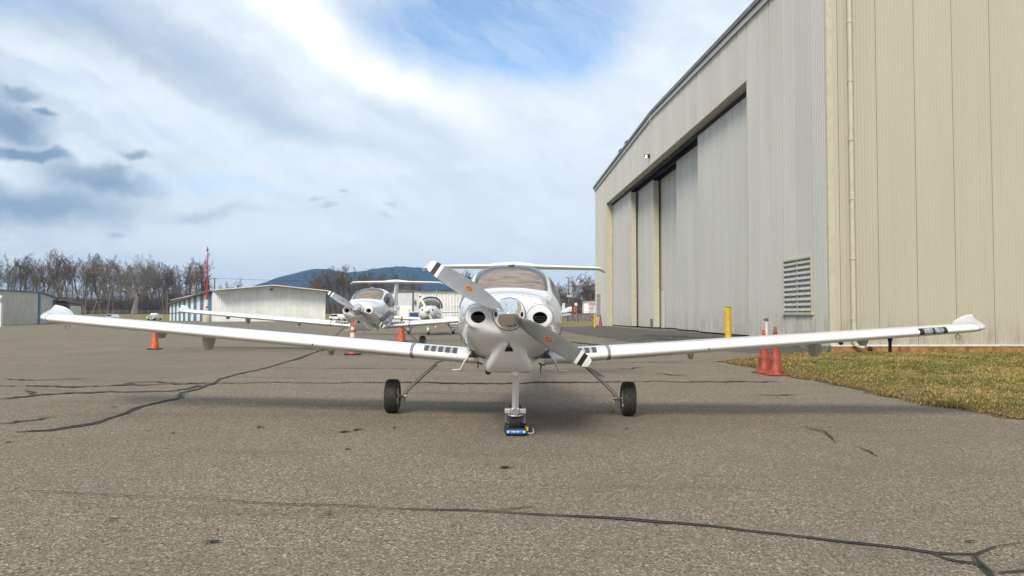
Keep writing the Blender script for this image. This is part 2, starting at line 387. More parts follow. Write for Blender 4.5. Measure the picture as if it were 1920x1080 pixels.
ya = np.unique(np.concatenate([np.concatenate([np.arange(-30, 6.5, .4), np.arange(6.5, 22, .08), np.arange(22, 30, .4)]), np.arange(30, 66, 1.0), np.arange(66, 69, .4), np.arange(69, 118.1, 2.5)]))
nc = 60
V, FC = [], []
for j, y in enumerate(ya):
    xl = -130.0; xr = float(XR(y)); jit = .035*math.sin(y*9.1)+.03*math.sin(y*23.7+1)+.03*random.uniform(-1, 1)
    ts = np.concatenate([np.linspace(0, 1, 14)**.6*.0, []])
    xs = np.concatenate([np.linspace(xl, -16, 12), np.linspace(-15, min(xr-.3, 12), nc-16), np.linspace(max(min(xr-.25, 12.1), min(xr-.3, 12)+.02), xr+(jit if y < 23 else 0), 4)])
    zs = gz(xs, y)
    for x, z in zip(xs, zs): V.append((x, y, z))
    n_ = len(xs)
    if j:
        for i in range(n_-1): FC.append(((j-1)*n_+i, (j-1)*n_+i+1, j*n_+i+1, j*n_+i))
apron = obj('apron', (V, FC), m_asph, smooth=True); tag(apron, 'tan grey asphalt parking apron with tar sealed cracks', kind='structure')
# darker worn asphalt in front of the hangar doors
def sheet(poly_rows, dz):
    V, FC = [], []
    for (y, xa, xb) in poly_rows:
        for x in np.linspace(xa, xb, 12): V.append((x, y, g(x, y)+dz))
    for j in range(len(poly_rows)-1):
        for i in range(11): FC.append((j*12+i, j*12+i+1, (j+1)*12+i+1, (j+1)*12+i))
    return V, FC
rows = []
for y in np.arange(21.6, 66, .6):
    xa = np.interp(y, [21.6, 24, 29, 40, 66], [7.6, 5.6, 4.3, 3.4, 2.6])+.12*math.sin(y*3)+.1*random.uniform(-1, 1)
    xb = np.interp(y, [21.6, 22.7, 23, 66], [8.2, 9.0, 9.4, 9.0]); rows.append((y, xa, max(xb, xa+.1)))
obj('hangar_driveway', sheet(rows, .005), m_asphdk, apron, smooth=True)
# cracks: sealed and open, following the surface
def strip(pts, wid, dz, jit=.0, seg=.12):
    P = []
    for a, b in zip(pts[:-1], pts[1:]):
        n = max(1, int(math.hypot(b[0]-a[0], b[1]-a[1])/seg))
        for k in range(n): P.append((a[0]+(b[0]-a[0])*k/n, a[1]+(b[1]-a[1])*k/n))
    P.append(pts[-1]); V, FC = [], []; off = 0; wk = 1.0
    for i, p in enumerate(P):
        a = P[max(i-1, 0)]; b = P[min(i+1, len(P)-1)]; dx, dy = b[0]-a[0], b[1]-a[1]; l = math.hypot(dx, dy) or 1
        off = off*.8+random.uniform(-1, 1)*jit; wk = min(1.6, max(.45, wk+random.uniform(-.22, .22))); ww = wid*wk*random.uniform(.8, 1.2)*.5*min(1, (min(i, len(P)-1-i)+1)/5)
        for s in (-1, 1):
            x = p[0]-dy/l*(off+s*ww); y = p[1]+dx/l*(off+s*ww); V.append((x, y, g(x, y)+dz))
        if i: FC.append((2*i-2, 2*i-1, 2*i+1, 2*i))
    return V, FC
SEALED = [([(606, 655), (560, 672), (500, 690), (430, 706), (412, 711), (402, 718), (372, 730), (341, 738), (338, 746), (300, 755), (262, 765), (240, 775), (175, 795), (95, 808), (30, 812)], .105),
          ([(730, 955), (800, 957), (870, 958), (940, 962), (1010, 966), (1090, 970), (1180, 975), (1270, 982), (1350, 990), (1430, 1000), (1560, 1015), (1690, 1030), (1760, 1040), (1830, 1041), (1870, 1027), (1925, 1018)], .042),
          ([(1752, 1040), (1775, 1049), (1800, 1054), (1832, 1058), (1850, 1072), (1862, 1090)], .05), ([(1826, 1042), (1838, 1056), (1858, 1074), (1875, 1095)], .09), ([(1870, 1076), (1900, 1074), (1935, 1070)], .05),
          ([(905, 960), (945, 957), (1000, 951)], .03), ([(1085, 683), (1105, 692), (1132, 708)], .10), ([(46, 733), (60, 736), (62, 742)], .10)]
OPEN = [([(-10, 926), (60, 922), (100, 924), (180, 929), (250, 932), (380, 938), (470, 944), (560, 948), (640, 950), (735, 956)], .011),
        ([(-10, 724), (200, 725), (390, 720), (500, 718), (660, 718), (960, 719), (1100, 717), (1220, 716), (1455, 715)], .12),
        ([(-10, 748), (110, 740), (250, 735), (330, 732), (400, 721)], .12), ([(225, 724), (240, 719), (290, 717), (340, 721), (400, 720)], .10),
        ([(-10, 798), (60, 788), (122, 780)], .09), ([(505, 690), (700, 691), (880, 693)], .07), ([(1500, 800), (1545, 810), (1565, 824), (1575, 832)], .03),
        ([(1605, 838), (1630, 845), (1652, 858)], .03), ([(1405, 740), (1450, 742), (1503, 740)], .045), ([(1140, 765), (1150, 770), (1148, 778)], .02), ([(1050, 683), (1200, 680), (1365, 678)], .09),
        ([(610, 949), (650, 950)], .018), ([(1155, 690), (1180, 692), (1200, 688)], .07), ([(1230, 700), (1260, 704), (1290, 703)], .06), ([(1215, 668), (1245, 664)], .1), ([(1150, 640), (1230, 634), (1300, 643)], .25), ([(1210, 628), (1290, 634), (1350, 633)], .35),
        ([(1060, 640), (1120, 648), (1200, 652)], .22), ([(392, 1018), (402, 1019)], .03), ([(940, 878), (960, 879)], .03), ([(0, 712), (60, 713), (180, 709)], .08)]
for pts, wd in SEALED:
    st_ = random.getstate(); sc_ = obj('sealed_crack', strip([at(*p) for p in pts], wd*1.05, .009, wd*.16, .09), m_seal, apron); random.setstate(st_)
    obj('crack_core', strip([at(*p) for p in pts], wd*.30, .013, wd*.16, .09), m_core, sc_)
for pts, wd in OPEN:
    obj('open_crack', strip([at(*p) for p in pts], wd, .013, max(.008, wd*.6), .07), m_core if wd < .02 else m_crack, apron)
for px_, py_, w_ in ((397, 1019, 16), (490, 802, 8), (648, 811, 12), (672, 807, 9), (567, 959, 7), (612, 967, 9), (620, 962, 6), (327, 813, 5), (166, 895, 5), (655, 843, 8), (742, 803, 7), (20, 830, 12), (34, 820, 7), (80, 823, 4), (950, 878, 14), (1178, 805, 7), (1820, 1018, 10), (1235, 986, 8)):
    obj('pothole', strip([at(px_-w_, py_+1.5), at(px_, py_-1), at(px_+w_, py_-.5)], w_*.0021*(1400/py_)**2, .012, .006, .02), m_core, apron)
obj('taxi_line', strip([at(-60, 644), at(0, 640), at(150, 632), at(282, 625)], .15, .006, 0, .8), m_line, apron)
# grass verge between apron and hangar wall, with blades
V, FC, ED = [], [], []
ys = np.concatenate([np.arange(2.0, 6.5, .5), np.arange(6.5, 22, .1), np.arange(22, 22.9, .2)])
for j, y in enumerate(ys):
    x0 = float(XR(y))-.15
    for k, x in enumerate(x0+np.linspace(0, 1, 40)**1.6*(34-x0)): V.append((x, y, g(x, y)+.004)); ED.append(math.exp(-max(0, x-x0-.15)*1.1)*(1 if y > 0 else 0))
    if j:
        for i in range(39): FC.append(((j-1)*40+i, (j-1)*40+i+1, j*40+i+1, j*40+i))
verge = obj('grass_verge', (V, FC), m_verge, smooth=True); tag(verge, 'strip of patchy turf in front of the cream hangar wall', kind='structure')
at_ = verge.data.attributes.new('edge', 'FLOAT', 'POINT'); at_.data.foreach_set('value', ED)
NB = 190000
bx = rng.uniform(4.6, 19, NB); by = rng.uniform(7.0, 22.7, NB)
by2 = rng.uniform(7.4, 20.5, 15000); bx2 = XR(by2)+np.abs(rng.normal(0, .16, 15000))-.05
ok = (bx > XR(by)-.10+rng.uniform(-.16, .22, NB)) & (bx < by*.78); bx, by = np.concatenate([bx[ok], bx2]), np.concatenate([by[ok], by2]); NE = len(bx2); NB = len(bx)
d_ = np.clip(bx-XR(by), 0, 9); hgt = rng.uniform(.012, .042, NB)*(1+.5*np.sin(bx*2.1)*np.sin(by*1.7)); wid = rng.uniform(.003, .0065, NB)*(1+by/22)
hgt[-NE:] *= 1.7; ang = rng.uniform(0, 2*PI, NB); lean = rng.uniform(.1, 1.3, NB)*hgt; la = rng.uniform(0, 2*PI, NB); bz = gz(bx, by)+.004
P0 = np.stack([bx-np.cos(ang)*wid, by-np.sin(ang)*wid, bz], -1); P1 = np.stack([bx+np.cos(ang)*wid, by+np.sin(ang)*wid, bz], -1)
P2 = np.stack([bx+np.cos(la)*lean, by+np.sin(la)*lean, bz+hgt], -1)
me = bpy.data.meshes.new('grass'); VV = np.stack([P0, P1, P2], 1).reshape(-1, 3)
me.vertices.add(NB*3); me.vertices.foreach_set('co', VV.ravel()); me.loops.add(NB*3); me.loops.foreach_set('vertex_index', np.arange(NB*3, dtype=np.int32))
me.polygons.add(NB); me.polygons.foreach_set('loop_start', np.arange(0, NB*3, 3, dtype=np.int32)); me.update(calc_edges=True); me.materials.append(m_blade_g)
a_ = me.attributes.new('edge', 'FLOAT', 'POINT'); a_.data.foreach_set('value', np.repeat(np.exp(-d_*1.0), 3))
go = bpy.data.objects.new('grass', me); COL.objects.link(go); tag(go, 'short yellow green grass blades beside the apron', 'grass', kind='stuff')
yy_ = np.arange(7.4, 20.5, .06); soil = [(float(XR(y))+.03, float(y)) for y in yy_]
obj('soil_edge', strip(soil, .20, .010, .03, .06), M('crumbled_soil', (.095, .068, .042), .95, var=.4, scale=12, bump=.6, bscale=70), verge)
# ------------------------------------------------------------------ mountain ridge and haze
PX = [-400, 100, 380, 470, 500, 540, 575, 598, 620, 650, 690, 720, 755, 800, 850, 900, 960, 1010, 1060, 1085, 1110, 1200, 1500, 2300]
PY = [586, 584, 580, 546, 531, 517, 508, 503, 506, 513, 507, 502, 499, 504, 514, 524, 536, 548, 556, 563, 567, 574, 582, 586]
cols = np.arange(-300, 2250, 7.0); prof = np.interp(cols, PX, PY); k = np.ones(5)/5; prof = np.convolve(np.pad(prof, 2, 'edge'), k, 'valid')
YM = [1250, 1380, 1520, 1660, 1800, 1920, 2040, 2140, 2200, 2280, 2420, 2600, 2900]; HM = [-.01, .06, .2, .36, .52, .68, .83, .95, 1.0, .96, .8, .5, 0]
V, FC = [], []
for j, (y, hm) in enumerate(zip(YM, HM)):
    for i, (c, p) in enumerate(zip(cols, prof)):
        base = (HZ-p)/F*2200+1.0
        wob = (math.sin(c*.045+y*.004)+.6*math.sin(c*.11+y*.011)+.4*math.sin(c*.23-y*.02))*.045*(1-abs(hm*2-1)) if hm < 1 else 0
        V.append(((c-CX)/F*2200*(.75+.25*y/2200), y, base*max(hm+wob, -.02)+random.uniform(-1, 1)*(1.6 if hm > .05 else 0)+1.5))
    if j:
        n_ = len(cols)
        for i in range(n_-1): FC.append(((j-1)*n_+i, (j-1)*n_+i+1, j*n_+i+1, j*n_+i))
m_hill = M('bare_wooded_mountainside', (.036, .033, .030), 1.0, var=.6, scale=.06, spec=.0)
tag(obj('mountain', (V, FC), m_hill, smooth=True), 'long wooded mountain ridge blue with distance', kind='structure')
hz = obj('haze', box(-3300, 3300, -300, 3300, -1.4, 165), bpy.data.materials.new('pale_blue_haze')); tag(hz, 'thin blue air over the airfield', kind='stuff')
hm_ = hz.data.materials[0]; hm_.use_nodes = True; t = NT(hm_.node_tree); t.n.clear()
pv = t.new('ShaderNodeVolumePrincipled'); pv.inputs['Color'].default_value = (.29, .59, 1.0, 1); pv.inputs['Density'].default_value = .00024; pv.inputs['Anisotropy'].default_value = .0
ou = t.new('ShaderNodeOutputMaterial'); t.l.new(pv.outputs[0], ou.inputs['Volume'])
# ------------------------------------------------------------------ ribbed wall panels
def panel_geo(P, Q, zb, za, zc, n_ribs, dep, gap=.007):
    """one ribbed panel from P to Q (xy), bottom zb, top za at P and zc at Q; the outside is to the right of P->Q"""
    P, Q = Vector((P[0], P[1], 0)), Vector((Q[0], Q[1], 0)); L = (Q-P).length; t = (Q-P)/L; n = Vector((t.y, -t.x, 0))
    pr = [(gap, -.03), (gap, 0)]
    if n_ribs:
        s = (L-2*gap)/n_ribs
        for i in range(n_ribs):
            a = gap+i*s; pr += [(a+s*.30, 0), (a+s*.42, dep), (a+s*.58, dep), (a+s*.70, 0)]
    pr += [(L-gap, 0), (L-gap, -.03)]
    V, Fc = [], []
    for (u, d) in pr:
        p = P+t*u+n*d; V += [(p.x, p.y, zb), (p.x, p.y, za+(zc-za)*u/L)]
    for i in range(len(pr)-1): Fc.append((2*i, 2*i+2, 2*i+3, 2*i+1))
    return V, Fc
def panel_wall(name, P, Q, zb, top, n, ribs, dep, mat, parent, skip=(), world=False, mats=None, gap=.007):
    out = []
    for i in range(n):
        a, b = i/n, (i+1)/n; p = (P[0]+(Q[0]-P[0])*a, P[1]+(Q[1]-P[1])*a); q = (P[0]+(Q[0]-P[0])*b, P[1]+(Q[1]-P[1])*b)
        rs = [(zb, None)]
        for (i0, z0, z1) in skip:
            if i0 == i: rs = [(zb, z0), (z1, None)]
        for (lo, hi) in rs:
            za, zc = (top(a), top(b)) if hi is None else (hi, hi)
            out.append(obj(name, panel_geo(p, q, lo, za, zc, ribs, dep, gap), mats[i % len(mats)] if mats else mat, parent, world=world))
    return out
# ------------------------------------------------------------------ the big hangar
HX, HY, HZB = 9.10, 22.6, .37
hangar = empty('hangar', (HX, HY, HZB), (0, 0, math.radians(2.32)))
tag(hangar, 'huge cream steel hangar with tall sliding doors beside the apron', 'hangar')
LW, OP0, OP1, OPZ = 46.0, 6.768, 39.7, 9.70
EAVE, RIDGE = 11.83, 12.52
def roofz(y): return EAVE+(RIDGE-EAVE)*(1-abs(y-LW/2)/(LW/2))
# front wall runs along local +Y, outside is local -X  => travel from far to near so that the right-hand side is... travel direction -Y has right side -X
zt = lambda y: roofz(y)
def front(y0, y1, n, zb, skip=()):
    panel_wall('wall_panel', (0, y1), (0, y0), zb, lambda a: zt(y1+(y0-y1)*a), n, 9, .011, m_grey, hangar, skip, gap=.028)
front(0, OP0, 6, -.02, skip=((3, .93, 2.66), (4, .93, 2.66)))
front(OP1, LW, 6, -.02, skip=((1, .90, 2.62), (2, .90, 2.62)))
front(OP0, OP1, 29, OPZ)
# side wall along local +X, outside -Y : travel +X has right side -Y
obj('wall_panel', panel_geo((.0, 0), (.32, 0), -.0, EAVE, EAVE, 0, 0), m_beige, hangar)
panel_wall('wall_panel', (.32, 0), (.32+1.13*24, 0), 0, lambda a: EAVE, 24, 11, .019, m_beige, hangar, gap=.009)
# solid core behind the cladding (butts behind, never flush)
core = [box(.05, .25, .05, OP0-.02, -.3, 11.6), box(.05, .25, OP1+.02, LW-.05, -.3, 11.6), box(.05, .25, OP0-.02, OP1+.02, OPZ+.02, 11.7),
        box(.25, 27.3, .05, .25, -.3, 11.6), box(.25, 27.3, LW-.25, LW-.05, -.3, 11.6), box(27.3, 27.5, .05, LW-.05, -.3, 11.6)]
obj('wall_core', join(*core), m_darktrim, hangar)
rv = []
for x0, x1 in ((-.16, 27.7),):
    yA, yB, yC = -.14, LW/2, LW+.14; V = []
    for y in (yA, yB, yC):
        z = roofz(min(max(y, 0), LW)); V += [(x0, y, z+.02), (x1, y, z+.02), (x0, y, z+.20), (x1, y, z+.20)]
    Fq = []
    for a in (0, 4): Fq += [(a, a+4, a+5, a+1), (a+2, a+3, a+7, a+6), (a, a+2, a+6, a+4), (a+1, a+5, a+7, a+3)]
    Fq += [(0, 1, 3, 2), (8, 10, 11, 9)]
    rv.append((V, Fq))
obj('roof', rv[0], m_darktrim, hangar)
def trimrun(x0, x1, off, th): # light trim under the roof edge on the gable
    V = []
    for y in (-.02, LW/2, LW+.02):
        z = roofz(min(max(y, 0), LW)); V += [(x0, y, z+off), (x1, y, z+off), (x0, y, z+off+th), (x1, y, z+off+th)]
    Fq = []
    for a in (0, 4): Fq += [(a, a+4, a+5, a+1), (a+2, a+3, a+7, a+6), (a, a+2, a+6, a+4), (a+1, a+5, a+7, a+3)]
    return V, Fq+[(0, 1, 3, 2), (8, 10, 11, 9)]
obj('roof_trim', trimrun(-.09, -.012, -.20, .21), m_grey, hangar)
obj('corner_trim', join(box(-.016, -.005, -.012, .10, -.0, 11.6), box(-.014, .16, -.020, -.006, 0, 11.8)), m_trim, hangar)
obj('opening_reveal', join(box(-.02, .44, OP1-.02, OP1+.06, 0, OPZ), box(-.02, .44, OP0-.06, OP0+.02, 0, OPZ-.0), box(-.022, .44, OP0-.06, OP1+.06, OPZ-.03, OPZ+.03)), m_trim, hangar)
obj('door_track', join(*[box(.46+i*.52, .60+i*.52, OP0-.1, OP1+.1, OPZ-.16, OPZ+.02) for i in range(4)]), m_black, hangar)
obj('floor_rail', join(*[box(.50+i*.52, .58+i*.52, OP0-.1, OP1+.1, -.3, .012) for i in range(4)]), m_steel, hangar)
obj('threshold_slab', box(-.35, 2.8, OP0-.1, OP1+.1, -.4, .004), m_conc, hangar)
obj('dark_interior', join(box(2.9, 3.0, OP0-.4, OP1+.4, -.3, 11), box(.46, 2.9, OP0-.5, OP0-.1, -.3, OPZ), box(.46, 2.9, OP1+.1, OP1+.5, -.3, OPZ), box(.3, 3.0, OP0-.5, OP1+.5, OPZ+.1, OPZ+.2)), m_black, hangar)
DO = [(39.72, 32.0, .46), (34.0, 27.3, .98), (29.0, 20.0, 1.50), (21.4, 13.5, .98), (15.2, 6.75, .46)]
for di, (ya_, yb_, xo) in enumerate(DO):
    d = obj('hangar_door', join(box(xo+.03, xo+.36, yb_+.03, ya_-.03, .10, OPZ-.30)), m_trim, hangar)
    sk = ((1, .06, 2.45),) if di == 2 else ()
    n_ = 7 if di != 4 else 8
    panel_wall('door_panel', (xo, ya_), (xo, yb_), .09, lambda a: OPZ-.22, n_, 7, .010, m_grey, d, sk, gap=.022)
    obj('bottom_seal', box(xo+.05, xo+.30, yb_+.02, ya_-.02, .012, .10), m_dark, d)
    if di == 2:
        w_ = 9.0/7; y1 = ya_-w_; pd = obj('personnel_door', box(xo-.02, xo+.028, y1-w_+.12, y1-.05, .06, 2.42), m_whitetrim, d)
        obj('door_frame', join(box(xo-.035, xo+.0, y1-w_+.03, y1-w_+.12, .06, 2.48), box(xo-.035, xo+.0, y1-.06, y1-.01, .06, 2.48)), m_grey, d)
    if di == 1: obj('door_motor', box(xo-.12, xo-.02, yb_+.35, yb_+.60, .12, .62, .02), m_darktrim, d)
# louvers
def louver(y0, y1, z0, z1, nb):
    fr = [box(-.05, .03, y0, y0+.06, z0, z1), box(-.05, .03, y1-.06, y1, z0, z1), box(-.052, .03, y0+.06, y1-.06, z1-.05, z1), box(-.07, .03, y0-.03, y1+.03, z0-.05, z0+.03), box(-.03, .03, (y0+y1)/2-.03, (y0+y1)/2+.03, z0+.03, z1-.05)]
    L = obj('louver', join(*fr), m_trim, hangar)
    obj('louver_backing', box(.035, .045, y0, y1, z0, z1), m_louver, L)
    for i in range(nb):
        for (a, b) in ((y0+.06, (y0+y1)/2-.03), ((y0+y1)/2+.03, y1-.06)):
            z = z0+.05+(z1-z0-.1)*(i+.1)/nb; h = (z1-z0-.1)/nb*.80
            V = [(-.045, a, z), (-.045, b, z), (-.045, b, z+.03), (-.045, a, z+.03), (.025, b, z+h), (.025, a, z+h), (.025, b, z+h-.03), (.025, a, z+h-.03)]
            obj('louver_blade', (V, [(0, 3, 2, 1), (3, 5, 4, 2), (0, 1, 6, 7), (5, 7, 6, 4)]), m_louver, L)
w6 = OP0/6; louver(w6*1+.01, w6*3-.01, .93, 2.66, 10)
w6f = (LW-OP1)/6; louver(OP1+w6f*3+.01, OP1+w6f*5-.01, .90, 2.62, 10)
# downpipe with collars, base trim, foundation
dp = obj('downpipe', join(tube([(.63, -.13, .12), (.63, -.13, 11.7)], .068, 14), tube([(.63, -.13, .14), (.66, -.14, .03), (.74, -.22, -.02), (.85, -.32, -.05)], .062, 12)), m_trim, hangar, auto=.6)
for i in range(7): obj('pipe_collar', cyl((.63, -.13, .75+i*1.71), .082, .06, 14), m_trim, dp)
obj('drain_pipe_end', tube([(.95, -.30, -.06), (1.05, -.34, -.09)], [.07, .06], 10), m_black, dp)
obj('base_trim', box(-.0, 27.4, -.06, -.02, -.022, .03), m_whitetrim, hangar)
for i in range(14): obj('foundation_block', box(.0+i*2+.006, 1.994+i*2, -.045, .04, -.75, -.024), m_rust, hangar)
obj('slab_edge', box(-.03, .06, .0, OP0, -.6, -.02), m_conc, hangar)
wl = obj('wall_light', join(box(-.12, -.0, 23.62, 23.78, 10.12, 10.34, .015), box(-.34, -.12, 23.64, 23.76, 10.18, 10.32, .02)), m_black, hangar)
obj('lamp_lens', join(box(-.31, -.16, 23.655, 23.745, 10.165, 10.182), box(-.29, -.18, 23.62, 23.642, 10.22, 10.27), box(-.29, -.18, 23.758, 23.78, 10.22, 10.27)), m_lit, wl)
obj('roof_conduit', tube([(-.11, 23.0, 12.75), (-.14, 23.0, 12.55), (-.13, 23.02, 12.25), (-.11, 23.05, 11.95), (-.03, 23.05, 11.86)], .02, 6), m_grey, hangar)
# roosting birds on the roof edge
def bird(x, y, lab):
    p = world_of(hangar) @ Vector((-.12, y, roofz(y)+.20)); b = empty('bird', p, (0, 0, 1.0)); tag(b, lab, 'bird', 'birds on the hangar roof')
    body = [(0.002, -.10), (.035, -.07), (.055, -.02), (.052, .04), (.03, .10), (.012, .17)]
    obj('body', xf(lathe(body, 10, 'y', (0, 0, 0)), Matrix.Translation((0, 0, .11)) @ Matrix.Rotation(-.6, 4, 'X')), m_black, b, True)
    obj('head', xf(lathe([(.002, -.035), (.026, -.02), (.03, .0), (.02, .025), (.002, .035)], 10, 'z'), Matrix.Translation((0, -.075, .20))), m_black, b, True)
    obj('beak', lathe([(.010, 0), (.001, -.03)], 6, 'y', (0, -.105, .20)), m_darktrim, b)
    obj('tail', xf(box(-.02, .02, 0, .10, -.004, .004), Matrix.Translation((0, .10, .03)) @ Matrix.Rotation(-.7, 4, 'X')), m_black, b)
    for s in (-1, 1): obj('leg', tube([(s*.015, 0, .09), (s*.015, -.01, 0)], .004, 5), m_black, b)
bird(0, 30.6, 'black bird perched on the hangar roof edge, nearer to the ridge'); bird(0, 33.0, 'black bird perched on the hangar roof edge, farther from the ridge')
# ------------------------------------------------------------------ other buildings
def V2(px, Y): return ((px-CX)/F*Y, Y)
def building(name, label, P0):
    b = empty(name, (P0[0], P0[1], g(*P0))); tag(b, label, 'hangar'); return b
# beige building with blue corner trim at the edge of view
A0, A1, A2 = (-46.4, 60.0), (-49.7, 83.0), (-59.4, 102.0); zA = .28
bA = building('tan_hangar', 'low tan ribbed hangar with blue corner trim behind the long wing tip', A1)
LA = math.dist(A0, A1); hA = 3.30
panel_wall('wall_panel', A0, A1, zA-.3, lambda a: zA+hA, 24, 3, .03, m_tan, bA, world=True)
panel_wall('wall_panel', A1, A2, zA-.3, lambda a: zA+hA-.05*a, 22, 3, .03, m_tan, bA, world=True)
def slab(pts, z0, z1):
    n = len(pts); V = [(x, y, z0) for x, y in pts]+[(x, y, z1) for x, y in pts]
    return V, [tuple(range(n-1, -1, -1)), tuple(range(n, 2*n))]+[(i, (i+1) % n, n+(i+1) % n, n+i) for i in range(n)]
obj('roof', slab([(-46.2, 59.8), (-49.5, 83.05), (-59.2, 102.3), (-78, 96), (-70, 60)], zA+hA+.0, zA+hA+.07), m_blue, bA, world=True)
obj('wall_core', slab([(-46.6, 60.2), (-49.9, 82.9), (-59.6, 101.6), (-77, 95), (-69, 60.4)], zA-.3, zA+hA-.1), m_tan, bA, world=True)
obj('corner_trim', slab([(-49.60, 82.7), (-49.60, 83.06), (-49.95, 83.5), (-50.1, 83.4), (-49.78, 82.8)], zA-.3, zA+hA+.005), m_blue, bA, world=True)
cA = building('tan_hangar', 'small tan shed with dark overhanging roof beyond the tan hangar', V2(118, 112)); q0 = V2(106, 112); q1 = V2(131, 110)
panel_wall('wall_panel', q0, q1, 0, lambda a: 2.85-.25*a, 5, 3, .03, m_tan, cA, world=True)
obj('wall_core', slab([(q0[0], q0[1]+.1), (q1[0], q1[1]+.1), (q1[0]-5, q1[1]+12), (q0[0]-5, q0[1]+12)], -.2, 2.55), m_tan, cA, world=True)
obj('roof', slab([(q0[0]-1.4, q0[1]-1.0), (q1[0]+.2, q1[1]-1.0), (q1[0]-5, q1[1]+12), (q0[0]-6, q0[1]+12)], 2.95, 3.15), m_darktrim, cA, world=True)
dk = obj('dark_gap', slab([(V2(98, 108)), (V2(107, 108)), (V2(107, 118)), (V2(98, 118))], 0, 3.3), m_black, cA, world=True)  # solid black block; the dark of the gap between buildings is its colour
obj('roof_beam', slab([V2(98, 106), V2(128, 108), V2(128, 112), V2(98, 110)], 3.55, 3.68), m_darktrim, cA, world=True)
# white gable hangar with the blue and white striped long side
Wl, Wr = V2(405, 113.5), V2(608.5, 120.0); zW = .26
bW = building('white_hangar', 'white gable hangar with a long blue and white striped side', Wl)
def topW(a): return zW+4.42+.0*a+.78*(1-abs(a-.50)/.5)*1.0+.05*a
panel_wall('wall_panel', Wl, Wr, zW-.4, topW, 19, 3, .03, m_farwhite, bW, world=True)
St0, St1 = V2(397, 114.5), V2(318.5, 192.0)
ws = [0, .10, .20, .31, .43, .56, .70, .84, 1.0]
ndoor = 16
for i in range(ndoor):
    a, b = i/ndoor, (i+1)/ndoor; a2, b2 = a*1, b*1
    # travel from far to near so that the outside looks at the camera
    p = (St1[0]+(St0[0]-St1[0])*a, St1[1]+(St0[1]-St1[1])*a); q = (St1[0]+(St0[0]-St1[0])*b, St1[1]+(St0[1]-St1[1])*b)
    d = obj('hangar_door', panel_geo(p, q, zW-.6, 3.68+.85*a, 3.68+.85*b, 4, .03), m_blue if i % 2 else m_farwhite, bW, world=True)
    obj('door_rail', join(slab([(p[0]-.1, p[1]-.07), (q[0]-.1, q[1]-.07), (q[0], q[1]-.02), (p[0], p[1]-.02)], 1.52+.3*a, 1.66+.3*a)), m_blue, d, world=True)
obj('corner_panel', panel_geo(St0, Wl, zW-.4, zW+4.35, zW+4.5, 2, .03), m_whitetrim, bW, world=True)
V = []; A_, B_ = Vector((*Wl, 0)), Vector((*Wr, 0)); mid = (A_+B_)/2; away = Vector((St1[0]-St0[0], St1[1]-St0[1], 0)); fr = (B_-A_).normalized()
for (bp, z) in ((A_-fr*.45, zW+4.42), (mid, zW+5.26), (B_+fr*.25, zW+4.50)):
    for off in (-.02, 1.0):
        p = bp+away*off; V += [(p.x, p.y, z), (p.x, p.y, z+.13)]
obj('roof', (V, [(0, 4, 5, 1), (4, 8, 9, 5), (2, 3, 7, 6), (6, 7, 11, 10), (1, 5, 7, 3), (5, 9, 11, 7), (0, 2, 6, 4), (4, 6, 10, 8), (0, 1, 3, 2), (8, 10, 11, 9)]), m_whitetrim, bW, world=True)
V = [(x, y, z+dz) for dz in (0, .18) for (x, y, z) in ((St0[0]-.6, St0[1]-.8, 4.55), (St0[0]+1.5, St0[1]+.3, 4.60), (St1[0]+2, St1[1]+1, 3.75), (St1[0]-.7, St1[1]-.2, 3.70))]
obj('striped_side_roof', (V, [(3, 2, 1, 0), (4, 5, 6, 7), (0, 1, 5, 4), (1, 2, 6, 5), (2, 3, 7, 6), (3, 0, 4, 7)]), m_darktrim, bW, world=True)
p = mid+Vector((0, -.12, 0)); obj('gable_vent', box(p.x-.45, p.x+.15, p.y-.02, p.y+.05, zW+4.55, zW+4.86), m_rust, bW, world=True)
obj('eave_trim', slab([(Wr[0]-.02, Wr[1]-.07), (Wr[0]+.14, Wr[1]-.07), (Wr[0]+.14, Wr[1]+.1), (Wr[0]-.02, Wr[1]+.1)], zW-.3, zW+4.4), m_whitetrim, bW, world=True)
# grey gable hangar between the parked aircraft
Yg = 82.0; G = lambda px, Y=Yg: V2(px, Y); zG = .26
bG = building('grey_hangar', 'pale grey hangar with a big closed door behind the parked aircraft', G(745))
gl, gm, gr = G(728), G(752), G(786)
zE = atd(0, 549, Yg).z; zR = atd(0, 540, Yg).z; zE2 = atd(0, 545, Yg).z
obj('gable_wall', ([(gl[0], gl[1], 0), (gr[0], gr[1], 0), (gr[0], gr[1], zE2), (gm[0], gm[1], zR), (gl[0], gl[1], zE)], [(0, 1, 2, 3, 4)]), m_fargrey, bG, world=True)
dg0, dg1 = G(745, Yg-.1), G(773, Yg-.1); zD = atd(0, 548, Yg).z
dd = obj('hangar_door', box(dg0[0], dg1[0], Yg-.12, Yg-.04, 0, zD), m_fargrey, bG, world=True)
obj('door_header', box(dg0[0]-.1, dg1[0]+.1, Yg-.2, Yg-.03, zD, zD+.16), m_darktrim, bG, world=True)
obj('door_edge', box(dg1[0], dg1[0]+.1, Yg-.16, Yg-.04, 0, zD), m_darktrim, bG, world=True)
pdg = G(750, Yg-.2), G(772, Yg-.2); obj('inner_door', join(box(pdg[0][0], pdg[1][0], Yg-.16, Yg-.125, 0, atd(0, 573, Yg).z)), m_farwhite, dd, world=True)
obj('door_lamp', box(dg1[0]+.2, dg1[0]+.35, Yg-.2, Yg-.01, 2.35, 2.75), m_darktrim, bG, world=True)
obj('gable_lamp', box(gm[0]-.1, gm[0]+.06, Yg-.18, Yg-.01, zR-.45, zR-.18), m_darktrim, bG, world=True)
gr2 = V2(1000, 86)
